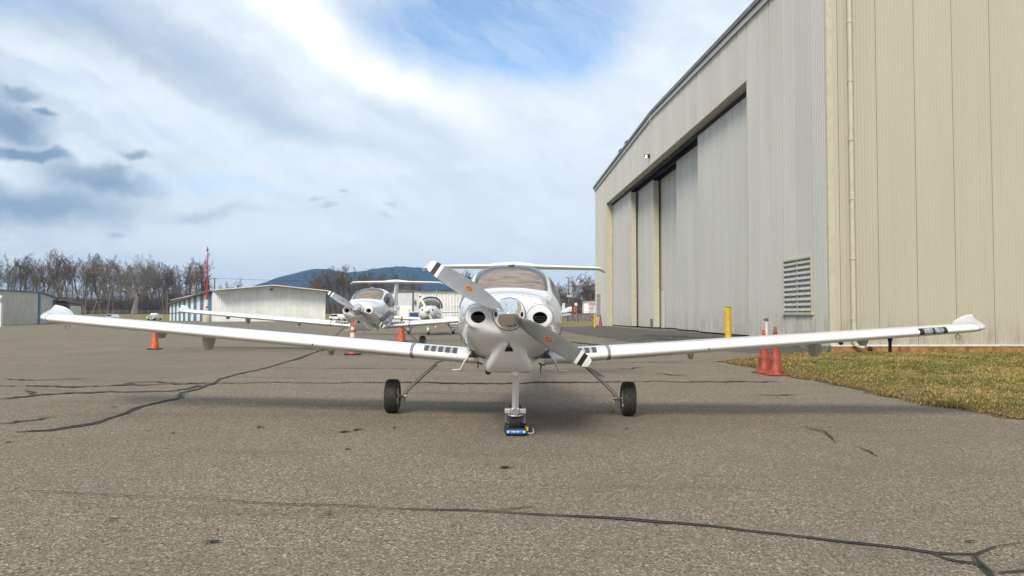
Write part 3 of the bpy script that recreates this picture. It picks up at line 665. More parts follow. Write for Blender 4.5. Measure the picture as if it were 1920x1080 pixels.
panel_wall('wall_panel', gr, gr2, 0, lambda a: zE2-.02+.12*a, 13, 3, .03, m_farwhite, bG, world=True)
obj('roof', ([(gl[0]-.1, Yg-.3, zE+.02), (gm[0], Yg-.3, zR+.02), (gr[0]+.1, Yg-.3, zE2+.02), (gr2[0]+.2, gr2[1]-.3, zE2+.14), (gl[0]-.1, Yg+20, zE+.02), (gm[0]+1, Yg+20, zR+.1), (gr2[0], Yg+20, zR+.1)], [(0, 1, 5, 4), (1, 2, 3, 6, 5)]), m_roof, bG, world=True)
fen = G(856, 78); fo = empty('pallet_frame', (fen[0], 78, g(fen[0], 78))); tag(fo, 'small dark wire frame standing by the pale ribbed wall', 'frame')
for xx_ in np.linspace(-.38, .38, 4): obj('bar', box(xx_-.02, xx_+.02, -.02, .02, 0, 1.8), m_steel, fo)
obj('rail', join(box(-.40, .40, -.03, .025, 1.80, 1.84), box(-.40, .40, -.03, -.021, .9, .94)), m_steel, fo)
bn_ = empty('blue_bin', (V2(777, 75)[0], 75, g(-9, 75))); tag(bn_, 'blue and white bin near the grey hangar door', 'bin')
obj('body', join(box(-.42, .42, -.3, .3, 0, 1.15, .04)), m_navy, bn_); obj('lid', box(-.45, .45, -.33, .33, 1.15, 1.24, .02), m_whitetrim, bn_); obj('side_panel', box(-.62, -.44, -.25, .25, .1, 1.5, .02), m_whitetrim, bn_)
# post at the picture edge
pp = V2(1.5, 62); po = empty('white_post', (pp[0], 62, g(pp[0], 62))); tag(po, 'slim white post with round cap beside the tan hangar', 'post')
obj('shaft', box(-.10, .10, -.1, .1, 0, 1.9), m_whitetrim, po); obj('cap', lathe([(.02, 2.5), (.1, 2.46), (.14, 2.36), (.1, 2.25), (.05, 2.2), (.04, 1.9)], 12), m_whitetrim, po, True)
# red and white mast
mp = V2(388, 106); ms = empty('mast', (mp[0], 106, g(mp[0], 106))); tag(ms, 'tall thin red mast on a pale round base before the striped doors', 'mast')
zt_ = atd(0, 466, 106).z-g(mp[0], 106)
obj('pole', lathe([(.16, .9), (.15, 3), (.11, 6), (.06, zt_-1.2), (.05, zt_-.3)], 10), m_red, ms, True)
obj('base', lathe([(.55, 0), (.55, 1.3), (.45, 1.45), (.3, 1.5), (.2, 1.9)], 18), M('pale_yellow_concrete', (.50, .46, .33), .8), ms, auto=.6)
obj('beacon', lathe([(.05, zt_-.3), (.16, zt_-.28), (.16, zt_-.12), (.05, zt_-.1), (.04, zt_+.25)], 10), m_black, ms)
obj('white_band', lathe([(.166, 2.1), (.16, 3.0)], 10), m_whitetrim, ms)
# utility pole and wires
up = V2(402, 225); ut = empty('utility_pole', (up[0], 225, g(up[0], 225))); tag(ut, 'wooden utility pole with crossarm behind the white gable hangar', 'utility pole')
hu = atd(0, 521, 225).z-g(up[0], 225)
obj('pole', lathe([(.24, 0), (.18, hu)], 8), m_wood, ut); obj('crossarm', box(-1.0, 1.0, -.08, .08, hu-.35, hu-.18), m_wood, ut)
for x in (-.9, .9): 
    P = [(x+s*90, s*14, hu-.12-.8*4*s*(1-s)) for s in np.linspace(0, 1, 14)]; obj('wire', tube(P, .016, 4, False), m_black, ut)
# wooden post and fence at the foot of the wood
for px, py, Yp, lab in ((157, 573, 232, 'short tan marker post in front of the bare wood'), (314, 548, 238, 'thin pale pole in front of the wood near the striped doors')):
    x, _ = V2(px, Yp); o = empty('marker_post', (x, Yp, g(x, Yp))); h = atd(0, py, Yp).z-g(x, Yp)
    tag(o, lab, 'post'); obj('shaft', lathe([(.24, 0), (.2, h)], 8), m_wood, o); obj('cap', lathe([(.22, h), (.22, h+.12)], 8), m_conc, o)
fr_ = empty('field_fence', (V2(130, 240)[0], 240, g(-130, 240))); tag(fr_, 'low wire fence on posts across the field by the wood', 'fence'); bx_ = fr_.location.x
for i in range(16): obj('fence_post', box(i*2.2-.07, i*2.2+.07, -.07, .07, 0, 1.25), m_wood, fr_)
for z in (.5, .8, 1.08): obj('wire', box(0, 33.1, -.08, -.072, z, z+.03), m_steel, fr_)
# ------------------------------------------------------------------ vehicles in the field
def car(px, Y, lab, mat, pickup=False):
    x, _ = V2(px, Y); c = empty('parked_car' if not pickup else 'pickup_truck', (x, Y, g(x, Y)), (0, 0, 0 if pickup else .9)); tag(c, lab, 'car' if not pickup else 'pickup truck')
    if pickup:
        pr = [(-.95, .45), (-.98, 1.05), (-.90, 1.12), (-.78, 1.75), (-.65, 1.82), (.65, 1.82), (.78, 1.75), (.90, 1.12), (.98, 1.05), (.95, .45)]
        obj('body', rings([[(a, -2.3, min(b, 1.05)) for a, b in pr], [(a, -.9, min(b, 1.15)) for a, b in pr], [(a*.98, -.4, b) for a, b in pr], [(a*.98, .6, b) for a, b in pr], [(a, .8, min(b, 1.15)) for a, b in pr], [(a, 2.6, min(b, 1.15)) for a, b in pr]]), mat, c, auto=.5)
        obj('windscreen', ([(-.74, -.92, 1.17), (.74, -.92, 1.17), (.62, -.45, 1.72), (-.62, -.45, 1.72)], [(0, 1, 2, 3)]), m_glassdk, c)
        obj('windscreen_dark', ([(-.74, -.90, 1.15), (.74, -.90, 1.15), (.62, -.425, 1.72), (-.62, -.425, 1.72)], [(0, 1, 2, 3)]), m_black, c)
        obj('grille', box(-.6, .6, -2.34, -2.29, .62, .98), m_black, c); obj('bumper', box(-.97, .97, -2.42, -2.30, .42, .60, .03), m_steel, c)
        for s in (-1, 1): obj('headlight', box(s*.79-.15, s*.79+.15, -2.345, -2.29, .70, .95, .02), m_lamp, c)
    else:
        pr = [(-2.3, .4), (-2.35, .85), (-1.5, 1.0), (-.9, 1.62), (1.6, 1.66), (2.2, 1.0), (2.3, .45)]
        obj('body', rings([[(s*(.88 if b < 1.1 else .72), a, b) for a, b in pr] for s in (-1, 1)]), mat, c, auto=.5)
        for s in (-1, 1): obj('side_window', box(s*.80-.05, s*.80+.05, -.75, 1.7, 1.08, 1.5), m_black, c)
    for sx in (-1, 1):
        for sy in (-1.45, 1.5): obj('wheel', lathe([(.2, -.1), (.34, -.1), (.34, .1), (.2, .1)], 14, 'x', (sx*.86, sy, .34)), m_dark, c)
car(290, 205, 'white pickup truck facing the apron near the wood', m_carwhite, True); car(213, 198, 'silver car parked in the field near the wood', m_carpaint)
car(634, 190, 'white car half hidden behind the parked aircraft nose', m_carwhite)
# ------------------------------------------------------------------ bollards and cones
def bollard(x, y, h, r, lab):
    b = empty('bollard', (x, y, g(x, y))); tag(b, lab, 'bollard', 'yellow bollards by the hangar')
    obj('post', lathe([(r, -.05), (r, h-.05), (r*.98, h-.03)], 20, cap1=False), m_yellow, b, auto=.6); obj('cap', lathe([(r*1.0, h-.032), (r*.9, h-.01), (r*.5, h+.012), (.01, h+.02)], 20), m_conebrown, b, True)
bollard(7.52, 27.5, 1.22, .115, 'tall yellow bollard beside the nearer end of the hangar doors'); bollard(6.3, 60.0, 1.03, .09, 'small yellow bollard at the far corner of the hangar')
def cone(x, y, h, r, lab, mat, rot=0, base=m_black, bands=(), group='traffic cones on the apron', tip=None, bw=.19, z=0, tilt=0):
    c = empty('traffic_cone', (x, y, g(x, y)+z), (tilt, 0, rot)); tag(c, lab, 'traffic cone', group)
    bz = .035; prof = [(r, bz), (r*.93, bz+.03), (.028 if r > .1 else .03, h-.02), (.024, h), (.016, h), (.016, h-.04)]
    obj('cone', lathe(prof, 28, cap0=True), mat, c, auto=.9)
    obj('base', box(-bw, bw, -bw, bw, .0, bz, .012), base, c)
    for (z0, z1, m) in bands:
        f = lambda zz: r*.93+(.028-r*.93)*(zz-bz-.03)/(h-.05-bz)
        obj('collar', lathe([(f(z0)+.003, z0), (f(z1)+.003, z1)], 28, cap0=False, cap1=False), m, c)
    if tip: obj('tip', lathe([(.045, h-.20), (.031, h+.004), (.012, h+.006)], 20, cap0=False), tip, c)
x, y = at(290, 655); cone(x, y, .72, .135, 'orange cone on a black base standing under the long wing', m_cone, .2)
x, y = at(661, 665); cone(x, y, .92, .115, 'slim orange cone with white bands in front of the parked aircraft', m_cone, .1, m_black, [(.48, .60, m_collar), (.68, .76, m_collar)], bw=.21)
x, y = at(753, 641); cone(x, y, .92, .15, 'orange cone on a black base by the parked aircraft wheel', m_cone, .4)
x, y = at(1439, 701); cone(x-.02, y+.15, .88, .15, 'faded red cone with broken orange tip, behind its twin at the turf', m_conered, .3, m_conered, tip=m_cone)
x, y = at(1453, 703); cone(x, y-.04, .97, .155, 'faded red cone with browned tip, in front of its twin at the turf', m_conered, .15, m_conered, tip=m_conebrown, bw=.21)
cone(6.56, 58.6, .96, .16, 'dark red cone beside the far yellow bollard', m_conered, 0, m_conered, bw=.24)
sx_, sy_ = 6.83, 21.2; sp = empty('standpipe', (sx_, sy_, g(sx_, sy_))); tag(sp, 'thin white standpipe with grey valve cap behind the twin red cones', 'pipe')
obj('pipe', lathe([(.032, 0), (.032, .92)], 12), m_whitetrim, sp); obj('valve', join(lathe([(.03, .92), (.05, .94), (.05, .99), (.02, 1.02)], 12), tube([(0, 0, .96), (-.09, -.02, .97)], .02, 8)), m_darktrim, sp)
# ------------------------------------------------------------------ far right: wall, sign, light pole, trailers
def px_box(pxa, pxb, pya, pyb, Y, dep): # size of a thing at distance Y
    a = atd(pxa, pyb, Y); b = atd(pxb, pya, Y); return a.x, b.x, Y, Y+dep, a.z, b.z
x0, x1, y0, y1, z0, z1 = px_box(1030, 1140, 588.5, 602, 120, .3)
cw = empty('concrete_wall', (x0, 120, g(x0, 120))); tag(cw, 'low stained concrete wall behind the straw grass by the hangar corner', 'wall')
nb = 6
for i in range(nb): obj('wall_block', box(x0+(x1-x0)*i/nb+.01, x0+(x1-x0)*(i+1)/nb-.01, 120, 120.3, -.1, z1-.0), m_conc, cw, world=True)
obj('coping', box(x0, x1, 119.96, 120.34, z1, z1+.1), M('mossy_coping', (.13, .12, .07), .9, var=.3), cw, world=True)
x0, x1, y0, y1, z0, z1 = px_box(1095, 1145, 566, 600, 128, 3)
tr = empty('site_cabin', (x0, 128, g(x0, 128))); tag(tr, 'white cabin behind the low concrete wall near the hangar', 'cabin')
obj('wall', box(x0, x1, y0, y1, -.1, z1), m_farwhite, tr, world=True); obj('roof', box(x0-.15, x1+.15, y0-.2, y1+.2, z1, z1+.12), m_roof, tr, world=True)
wx = px_box(1104, 1113, 578, 585, 128, 0); obj('window', box(wx[0], wx[1], 127.93, 128.02, wx[4], wx[5]), m_black, tr, world=True)
bx0 = px_box(1103.5, 1117, 566.5, 588, 124, .06); sg = empty('sign', (bx0[0], 124, g(bx0[0], 124))); tag(sg, 'white sign board with a red heading behind the concrete wall', 'sign')
obj('board', box(bx0[0], bx0[1], 124, 124.06, bx0[4]+.3, bx0[5]), m_whitetrim, sg, world=True)
h0 = px_box(1104, 1116.5, 567.5, 572.5, 124, 0); obj('red_heading', box(h0[0], h0[1], 123.985, 123.999, h0[4], h0[5]), m_signred, sg, world=True)
for i, (pa, pb, pt) in enumerate(((1105, 1115, 575), (1105, 1113, 577.5), (1105, 1114, 580))):
    q = px_box(pa, pb, pt, pt+1.0, 124, 0); obj('text_line', box(q[0], q[1], 123.985, 123.999, q[4], q[5]), m_darktrim, sg, world=True)
for i in range(5):
    q = px_box(1105+i*2.2, 1106.2+i*2.2, 568.8, 571.3, 124, 0); obj('heading_letter', box(q[0], q[1], 123.97, 123.984, q[4], q[5]), m_whitetrim, sg, world=True)
for px in (1105, 1115):
    q = px_box(px, px+.6, 566, 600, 124, 0); obj('post', box(q[0], q[1], 124.061, 124.12, g(q[0], 124), q[5]), m_steel, sg, world=True)
lx = V2(1066.5, 126)[0]; lp = empty('light_pole', (lx, 126, g(lx, 126))); tag(lp, 'floodlight pole with two lamp heads near the hangar corner', 'light pole')
hl = atd(0, 521, 126).z-g(lx, 126); obj('pole', lathe([(.11, 0), (.07, hl)], 10), m_wood, lp)
obj('arm', tube([(-.28, 0, hl-.02), (0, 0, hl-.1), (.30, 0, hl-.12), (.40, 0, hl+.1)], .03, 6), m_darktrim, lp)
for x, z, m in ((-.22, hl+.18, m_lamp), (.40, hl+.10, m_lamp)):
    lh = obj('lamp_head', xf(lathe([(.05, -.12), (.18, -.05), (.22, .1), (.2, .14)], 12, 'y'), Matrix.Translation((x, 0, z)) @ Matrix.Rotation(.4, 4, 'X')), m, lp, True)
obj('junction_box', box(-.32, .42, -.12, .12, hl*.555, hl*.60), m_trim, lp)
for px, Y, pt, lab in ((1064.5, 116, 560, 'dark red steel post frame in front of the concrete wall'),):
    fx = V2(px, Y)[0]; f = empty('post_frame', (fx, Y, g(fx, Y))); tag(f, lab, 'frame'); ht = atd(0, 568, Y).z-g(fx, Y)
    for i, dx in enumerate((0, .75, 1.42)): obj('post', box(dx-.05, dx+.05, -.05, .05, 0, ht-.25*i), m_rustframe, f)
    for z in (ht*.42, ht*.58, ht*.95): obj('crossbar', box(-.9, 1.46, -.055, -.052+.07, z, z+.08), m_rustframe, f)
    obj('meter_box', box(.85, 1.30, -.15, .10, ht*.50, ht*.78, .02), m_rust, f); obj('gauge_box', box(1.0, 1.4, -.14, .1, ht*.84, ht*1.0, .02), m_whitetrim, f)
hp = V2(1081, 112)[0]; hd = empty('marker_post', (hp, 112, g(hp, 112))); tag(hd, 'thin pale grey post standing in the straw grass by the concrete wall', 'post'); obj('shaft', lathe([(.05, 0), (.05, 1.35)], 8), m_steel, hd); obj('cap', lathe([(.06, 1.35), (.04, 1.4)], 8), m_darktrim, hd)
# ------------------------------------------------------------------ bare winter trees
def grow_tree(seed, H, kind):
    R = random.Random(seed); trunk, limbs, twigs = [], [], []
    def vec(): return Vector((R.gauss(0, 1), R.gauss(0, 1), R.gauss(0, 1)))
    def branch(p, d, L, r, lev):
        n = (7, 5, 4, 3, 2, 2)[lev]; P = [p.copy()]; rad = [r]; wig = (.07, .16, .22, .28, .3, .3)[lev]
        taper = .35 if lev == 0 else .3
        for i in range(n):
            d = (d+vec()*wig+Vector((0, 0, .10 if kind == 'tall' else .04))).normalized(); p = p+d*(L/n); P.append(p.copy()); rad.append(r*(1-(1-taper)*(i+1)/n))
        sides = (7, 5, 4, 3, 3, 3)[lev]; (trunk if lev == 0 else limbs if lev < 3 else twigs).append(tube(P, rad, sides, False))
        if lev >= (5 if kind == 'oak' else 4): return
        if kind == 'tall': cnt = (9, 6, 5, 5, 0)[lev]; st = (.36, .25, .2, .15, .1)[lev]
        elif kind == 'oak': cnt = (8, 6, 5, 4, 3, 0)[lev]; st = (.80, .25, .2, .15, .15, .1)[lev]
        else: cnt = (7, 6, 5, 4, 0)[lev]; st = (.12, .2, .2, .15, .1)[lev]
        for c in range(cnt):
            u = st+(1-st)*((c+R.random())/cnt); u = min(u, .999); k = int(u*n); f = u*n-k
            q = P[k].lerp(P[k+1], f); dd = (P[k+1]-P[k]).normalized(); side = vec(); side = (side-dd*side.dot(dd)).normalized()
            a = R.uniform(.45, .85) if kind == 'tall' else R.uniform(.6, 1.1)
            if kind == 'oak' and lev == 0: a = R.uniform(.55, 1.25)
            nd = (dd*math.cos(a)+side*math.sin(a)).normalized()
            ln = L*R.uniform(.36, .56)*(1.15-.5*u) if lev else L*R.uniform(.26, .42)*(1.25-.6*u)
            if kind == 'oak': ln = L*R.uniform(.50, .68) if lev else H*R.uniform(.40, .56)
            if kind == 'bush' and lev == 0: ln = L*R.uniform(.5, .8)
            branch(q, nd, ln, max(rad[k]*R.uniform(.42, .62), .020), lev+1)
        if lev and lev < 4: branch(P[-1], d, L*.4, max(rad[-1], .018), lev+1)
    if kind == 'tall': branch(Vector((0, 0, -.3)), Vector((R.uniform(-.08, .08), 0, 1)), H*.86, H*.0115+.05, 0)
    elif kind == 'oak': branch(Vector((0, 0, -.3)), Vector((0, 0, 1)), H*.34, 1.05, 0)
    else: branch(Vector((0, 0, -.2)), Vector((R.uniform(-.3, .3), 0, 1)), H*.7, .08, 0)
    def mesh(name, parts, mat):
        vf = join(*parts); me = bpy.data.meshes.new(name); me.from_pydata([tuple(p) for p in vf[0]], [], vf[1]); me.materials.append(mat); return me
    return mesh('trunk', trunk+limbs, m_oak if kind == 'oak' else m_bark), mesh('crown', twigs, m_oak if kind == 'oak' else m_twig)
TALL = [grow_tree(s, 15.5, 'tall') for s in (11, 12, 13, 14, 15, 16, 17)]; OAK = grow_tree(31, 17.5, 'oak'); BUSH = [grow_tree(s, 5.0, 'bush') for s in (51, 52, 53)]
def tree(x, y, arch, s, label, group=None, name='bare_tree', rot=None):
    o = empty(name, (x, y, g(x, y)), (0, 0, random.uniform(0, 6.28) if rot is None else rot)); o.scale = (s*random.uniform(.9, 1.15),)*2+(s,); tag(o, label, 'tree', group)
    for nme, me in (('trunk', arch[0]), ('crown', arch[1])):
        c = bpy.data.objects.new(nme, me); COL.objects.link(c); c.parent = o
    return o
def top_s(px, Y, py, H=15.5): return (atd(px, py, Y).z-g(V2(px, Y)[0], Y))/H
TOPX = [0, 40, 70, 100, 140, 175, 200, 235, 262, 300, 330, 365, 395]; TOPY = [480, 476, 488, 476, 480, 488, 474, 481, 490, 493, 491, 487, 497]
px = -30.0; i = 0
GLs = ['slender bare tree in the brown wood, behind the tan hangar', 'slender bare tree in the brown wood, between the tan sheds and the broad oak', 'slender bare tree in the brown wood, between the broad oak and the red mast']
GL = 'slender bare tree in the brown wood behind the tan hangar and the field'
while px < 372:
    for row, Y in enumerate((252, 270, 290) if i % 2 else (252, 276)):
        if row == 0 and 216 < px < 292: continue
        q = px+random.uniform(-5, 5); yy = Y+random.uniform(-5, 5); x = V2(q, yy)[0]; tp = np.interp(q, TOPX, TOPY)+random.uniform(-3, 16)+row*1
        tree(x, yy, TALL[i % 7], top_s(q, yy, tp), GLs[0 if q < 130 else 1 if q < 255 else 2], 'bare trees of the wood ' + ('behind the tan hangar', 'between tan hangar and oak', 'between oak and striped hangar')[0 if q < 130 else 1 if q < 255 else 2]); i += 1
    px += random.uniform(10, 15)
ox = V2(253, 246)[0]; tree(ox, 246, OAK, top_s(253, 246, 474, 17.5), 'broad crowned bare oak standing in front of the wood', name='oak_tree', rot=.6)
# ivy-clad tree near the mast
for q, tp, lab in ((379, 496, 'bare tree with ivy wrapped trunk nearest the red mast'), (388, 484, 'taller ivy clad bare tree right behind the red mast')):
    x = V2(q, 236)[0]; s_ = top_s(q, 236, tp); tt = tree(x, 236, TALL[(q) % 7], s_, lab, name='ivy_tree')
    V, FC = [], []
    for k in range(900):
        z = random.uniform(2.0, 10.5); a = random.uniform(0, 2*PI); r = random.uniform(.2, .75)*(1.15-abs(z-6)/8); c = Vector((r*math.cos(a), r*math.sin(a), z))
        u = Vector((random.gauss(0, 1), random.gauss(0, 1), random.gauss(0, 1))).normalized()*.16; v = u.cross(Vector((random.gauss(0, 1), random.gauss(0, 1), 1))).normalized()*.14
        n_ = len(V); V += [c-u, c+v, c+u, c-v]; FC.append((n_, n_+1, n_+2, n_+3))
    iv = obj('ivy', (V, FC), m_ivy, tt); iv['kind'] = 'stuff'
GMs = ['thin bare tree before the mountain, between white gable hangar and second aircraft', 'thin bare tree before the mountain, above the tail of the second aircraft', 'thin bare tree before the mountain, beside the cockpit of the front aircraft']
GM = 'thin bare tree on the edge of the field in front of the mountain'
for q, tp in ((585, 506), (596, 512), (604, 505), (615, 510), (626, 504), (637, 512), (648, 503), (655, 497), (664, 506), (674, 514), (682, 509), (694, 515), (703, 508), (714, 514), (722, 512), (732, 508), (743, 511), (757, 515), (771, 519), (784, 522), (866, 512), (876, 509), (888, 512), (898, 516)):
    for row in range(2):
        Y = 252+row*16+random.uniform(-4, 4); q2 = q+random.uniform(-5, 5)*row; tree(V2(q2, Y)[0], Y, TALL[i % 7], top_s(q2, Y, tp+row*9), GMs[0 if q < 660 else 1 if q < 800 else 2], 'bare trees below the mountain ' + ('by the white gable hangar', 'behind the second aircraft', 'behind the front aircraft')[0 if q < 660 else 1 if q < 800 else 2]); i += 1
GR = 'bare tree behind the white cabin at the hangar corner'
for q, tp in ((1052, 530), (1063, 534), (1074, 526), (1082, 530), (1092, 524), (1100, 528), (1108, 521), (1116, 524), (1128, 522), (1046, 536), (1070, 540), (1104, 536)):
    Y = 175+random.uniform(-8, 8); tree(V2(q, Y)[0], Y, TALL[i % 7] if i % 3 else BUSH[i % 3], top_s(q, Y, tp, 15.5 if i % 3 else 5.0), GR, 'bare trees beyond the cabin'); i += 1
for q, tp, Y in ((420, 539, 320), (440, 533, 320), (452, 536, 320), (412, 541, 320), (350, 520, 250), (300, 530, 252)):
    tree(V2(q, Y)[0], Y, BUSH[i % 3], top_s(q, Y, tp, 5.0), 'low rounded bare tree showing just above the white gable roof' if q > 400 else 'low bushy bare tree in front of the brown wood', 'low bare trees above the white roof' if q > 400 else 'low bushy trees by the wood'); i += 1
# undergrowth: a mass of twigs at the foot of the wood and the far shrubs
def undergrowth(name, label, spans, n, zmax, y0, y1, seed):
    r = np.random.default_rng(seed); q = np.concatenate([r.uniform(a, b, int(n*(b-a)/sum(d-c for c, d in spans))) for a, b in spans]); m = len(q)
    Y = r.uniform(y0, y1, m); X = (q-CX)/F*Y; Z0 = gz(X, Y); hh = zmax*(.55+.45*np.sin(X*.31)*np.sin(X*.83+1)); z = Z0+r.uniform(0, 1, m)**1.5*hh
    L = r.uniform(.5, 1.5, m); dx = r.normal(0, .45, m)*L; dy = r.normal(0, .3, m)*L; dz = np.abs(r.normal(.6, .4, m))*L; wd = r.uniform(.02, .05, m)
    A = np.stack([X-wd, Y, z], -1); B = np.stack([X+wd, Y+wd, z], -1); C = np.stack([X+dx, Y+dy, z+dz], -1); VV = np.stack([A, B, C], 1).reshape(-1, 3)
    me = bpy.data.meshes.new(name); me.vertices.add(m*3); me.vertices.foreach_set('co', VV.ravel()); me.loops.add(m*3); me.loops.foreach_set('vertex_index', np.arange(m*3, dtype=np.int32))
    me.polygons.add(m); me.polygons.foreach_set('loop_start', np.arange(0, m*3, 3, dtype=np.int32)); me.update(calc_edges=True); me.materials.append(m_twig)
    o = bpy.data.objects.new(name, me); COL.objects.link(o); tag(o, label, 'undergrowth', kind='stuff')
undergrowth('undergrowth', 'tangled brown undergrowth at the foot of the wood', [(-40, 400)], 130000, 9.5, 256, 296, 3)
undergrowth('undergrowth', 'brown brush below the thin trees by the mountain', [(575, 900)], 26000, 5.0, 250, 275, 4)
undergrowth('undergrowth', 'brown brush behind the white cabin', [(1035, 1150)], 9000, 3.6, 150, 170, 5)
# ------------------------------------------------------------------ the light aircraft
def pch(xs, ys, x):
    xs, ys = np.array(xs, float), np.array(ys, float); h = np.diff(xs); dl = np.diff(ys)/h; m = np.zeros(len(xs)); m[0], m[-1] = dl[0], dl[-1]
    for k in range(1, len(xs)-1):
        if dl[k-1]*dl[k] > 0: w1, w2 = 2*h[k]+h[k-1], h[k]+2*h[k-1]; m[k] = (w1+w2)/(w1/dl[k-1]+w2/dl[k])
    k = int(np.clip(np.searchsorted(xs, x)-1, 0, len(xs)-2)); t = min(max((x-xs[k])/h[k], 0), 1)
    return (2*t**3-3*t**2+1)*ys[k]+(t**3-2*t**2+t)*h[k]*m[k]+(-2*t**3+3*t**2)*ys[k+1]+(t**3-t**2)*h[k]*m[k+1]
ST = [.33, .36, .45, .60, .90, 1.30, 1.45, 1.6, 1.8, 2.0, 2.2, 2.4, 2.75, 3.2, 3.8, 4.5, 5.5, 6.5, 7.3, 7.6]
FA = [.25, .33, .405, .45, .505, .552, .567, .578, .589, .597, .602, .604, .60, .575, .49, .37, .24, .15, .09, .03]
FT = [1.39, 1.42, 1.448, 1.47, 1.498, 1.518, 1.55, 1.605, 1.69, 1.765, 1.82, 1.852, 1.862, 1.82, 1.67, 1.50, 1.36, 1.30, 1.28, 1.24]
FW = [1.24, 1.24, 1.24, 1.23, 1.21, 1.19, 1.19, 1.19, 1.19, 1.19, 1.19, 1.19, 1.19, 1.19, 1.19, 1.19, 1.19, 1.2, 1.2, 1.2]
FB = [1.10, 1.06, .985, .90, .80, .725, .71, .70, .685, .675, .665, .66, .655, .67, .74, .85, .98, 1.07, 1.13, 1.17]
NT_ = [2.1, 2.1, 2.15, 2.2, 2.3, 2.4, 2.45, 2.5, 2.6, 2.7, 2.75, 2.8, 2.8, 2.7, 2.4, 2.1, 2, 2, 2, 2]
def FS(s, th, off=0.0):
    def P(s, th):
        a, zt_, zw, zb, n = pch(ST, FA, s), pch(ST, FT, s), pch(ST, FW, s), pch(ST, FB, s), pch(ST, NT_, s); nn = n if math.cos(th) > 0 else 2.3
        sx, cz = math.sin(th), math.cos(th); x = a*math.copysign(abs(sx)**(2/nn), sx)
        z = zw+(zt_-zw)*abs(cz)**(2/nn) if cz > 0 else zw-(zw-zb)*abs(cz)**(2/nn)
        return Vector((x, s-2.75, z))
    p = P(s, th)
    if off:
        e = 1e-3; n = (P(s+e, th)-P(s-e, th)).cross(P(s, th+e)-P(s, th-e))
        if n.length > 1e-12:
            n.normalize(); c = Vector((0, p.y, pch(ST, FW, s)))
            if n.dot(p-c) < 0: n = -n
            p = p+n*off
    return p
def th_of(s, x):  # angle in the upper half with half-width x
    a, n = pch(ST, FA, s), pch(ST, NT_, s); return math.asin(min(1, (abs(x)/a))**(n/2))*math.copysign(1, x)
def loft_fus(s0, s1, ns, nth, cap0, cap1):
    rs = [[tuple(FS(s0+(s1-s0)*i/ns, 2*PI*k/nth)) for k in range(nth)] for i in range(ns+1)]
    return rings(rs, True, cap0, cap1)
def eval_mods(vf, mods, cutters=()):
    o = obj('temp_body', vf, m_white); bm = bmesh.new(); bm.from_mesh(o.data); bmesh.ops.recalc_face_normals(bm, faces=bm.faces); bm.to_mesh(o.data); bm.free()
    cs = []
    for (typ, kw) in mods:
        m = o.modifiers.new(typ, typ)
        for k, v in kw.items(): setattr(m, k, v)
    for c in cutters:
        q = obj('temp_cutter', c, m_white); b2 = bmesh.new(); b2.from_mesh(q.data); bmesh.ops.recalc_face_normals(b2, faces=b2.faces); b2.to_mesh(q.data); b2.free()
        m = o.modifiers.new('b', 'BOOLEAN'); m.operation = 'DIFFERENCE'; m.object = q; m.solver = 'EXACT'; cs.append(q)
    dg = bpy.context.evaluated_depsgraph_get(); dg.update(); e = o.evaluated_get(dg); me = bpy.data.meshes.new_from_object(e)
    for q in cs+[o]: bpy.data.objects.remove(q, do_unlink=True)
    return me
def mesh_obj(name, me, mat, parent, angle=.7):
    me.materials.clear(); me.materials.append(mat); bm = bmesh.new(); bm.from_mesh(me)
    for f in bm.faces: f.smooth = True; f.material_index = 0
    for e in bm.edges:
        if len(e.link_faces) == 2 and e.calc_face_angle(0) > angle: e.smooth = False
    bm.to_mesh(me); bm.free(); o = bpy.data.objects.new(name, me); COL.objects.link(o); o.parent = parent; return o
def ell(c, rx, ry, rz, n=20, m=12):
    rs = []
    for i in range(1, m):
        a = PI*i/m; rs.append([(c[0]+rx*math.sin(a)*math.cos(2*PI*k/n), c[1]-ry*math.cos(a), c[2]+rz*math.sin(a)*math.sin(2*PI*k/n)) for k in range(n)])
    return rings(rs)
def airfoil(t, camb=.02, n=16):
    up, lo = [], []
    for i in range(n+1):
        c = .5*(1-math.cos(PI*i/n)); th = 5*t*(.2969*math.sqrt(c)-.126*c-.3516*c*c+.2843*c**3-.1036*c**4); cm = camb*4*c*(1-c)
        up.append((c, cm+th)); lo.append((c, cm-th))
    return up[::-1]+lo[1:-1]           # upper from trailing edge to the nose, then lower
# wing definition in aircraft axes (y = station - 2.75)
UPX, UPZ = [5.62, 5.69, 5.75, 5.80, 5.85, 5.89, 5.93, 5.97, 6.01, 6.03], [0, .012, .045, .085, .104, .114, .117, .118, .117, .112]
TPX, TPL, TPC = [5.60, 5.70, 5.80, 5.90, 5.97, 6.005, 6.03], [0, .06, .17, .33, .48, .57, .66], [.812, .765, .67, .52, .38, .29, .20]
def wing_par(x):
    z = .738+.0795*(x-.55); ch = 1.30-.088*x; le = 2.02+.045*x; t = .150-.001*x
    if x > 5.60: t = float(np.interp(x, [5.60, 5.90, 6.00, 6.03], [.144, .13, .12, .08])); ch = float(np.interp(x, TPX, TPC)); le = 2.02+.045*5.60+float(np.interp(x, TPX, TPL)); z += float(np.interp(x, [5.85, 6.03], [0, .010]))
    return z, ch, le, t
INC = math.radians(1.5)
def wing_pt(x, c, zc, off=0):
    z, ch, le, t = wing_par(abs(x)); y = le+c*ch*math.cos(INC)+zc*ch*math.sin(INC); zz = z+zc*ch-(c-.25)*ch*math.sin(INC)
    return Vector((x, y-2.75, zz))
def af_z(x, c, upper):
    z, ch, le, t = wing_par(abs(x)); th = 5*t*(.2969*math.sqrt(max(c, 0))-.126*c-.3516*c*c+.2843*c**3-.1036*c**4); cm = .02*4*c*(1-c); return cm+th if upper else cm-th
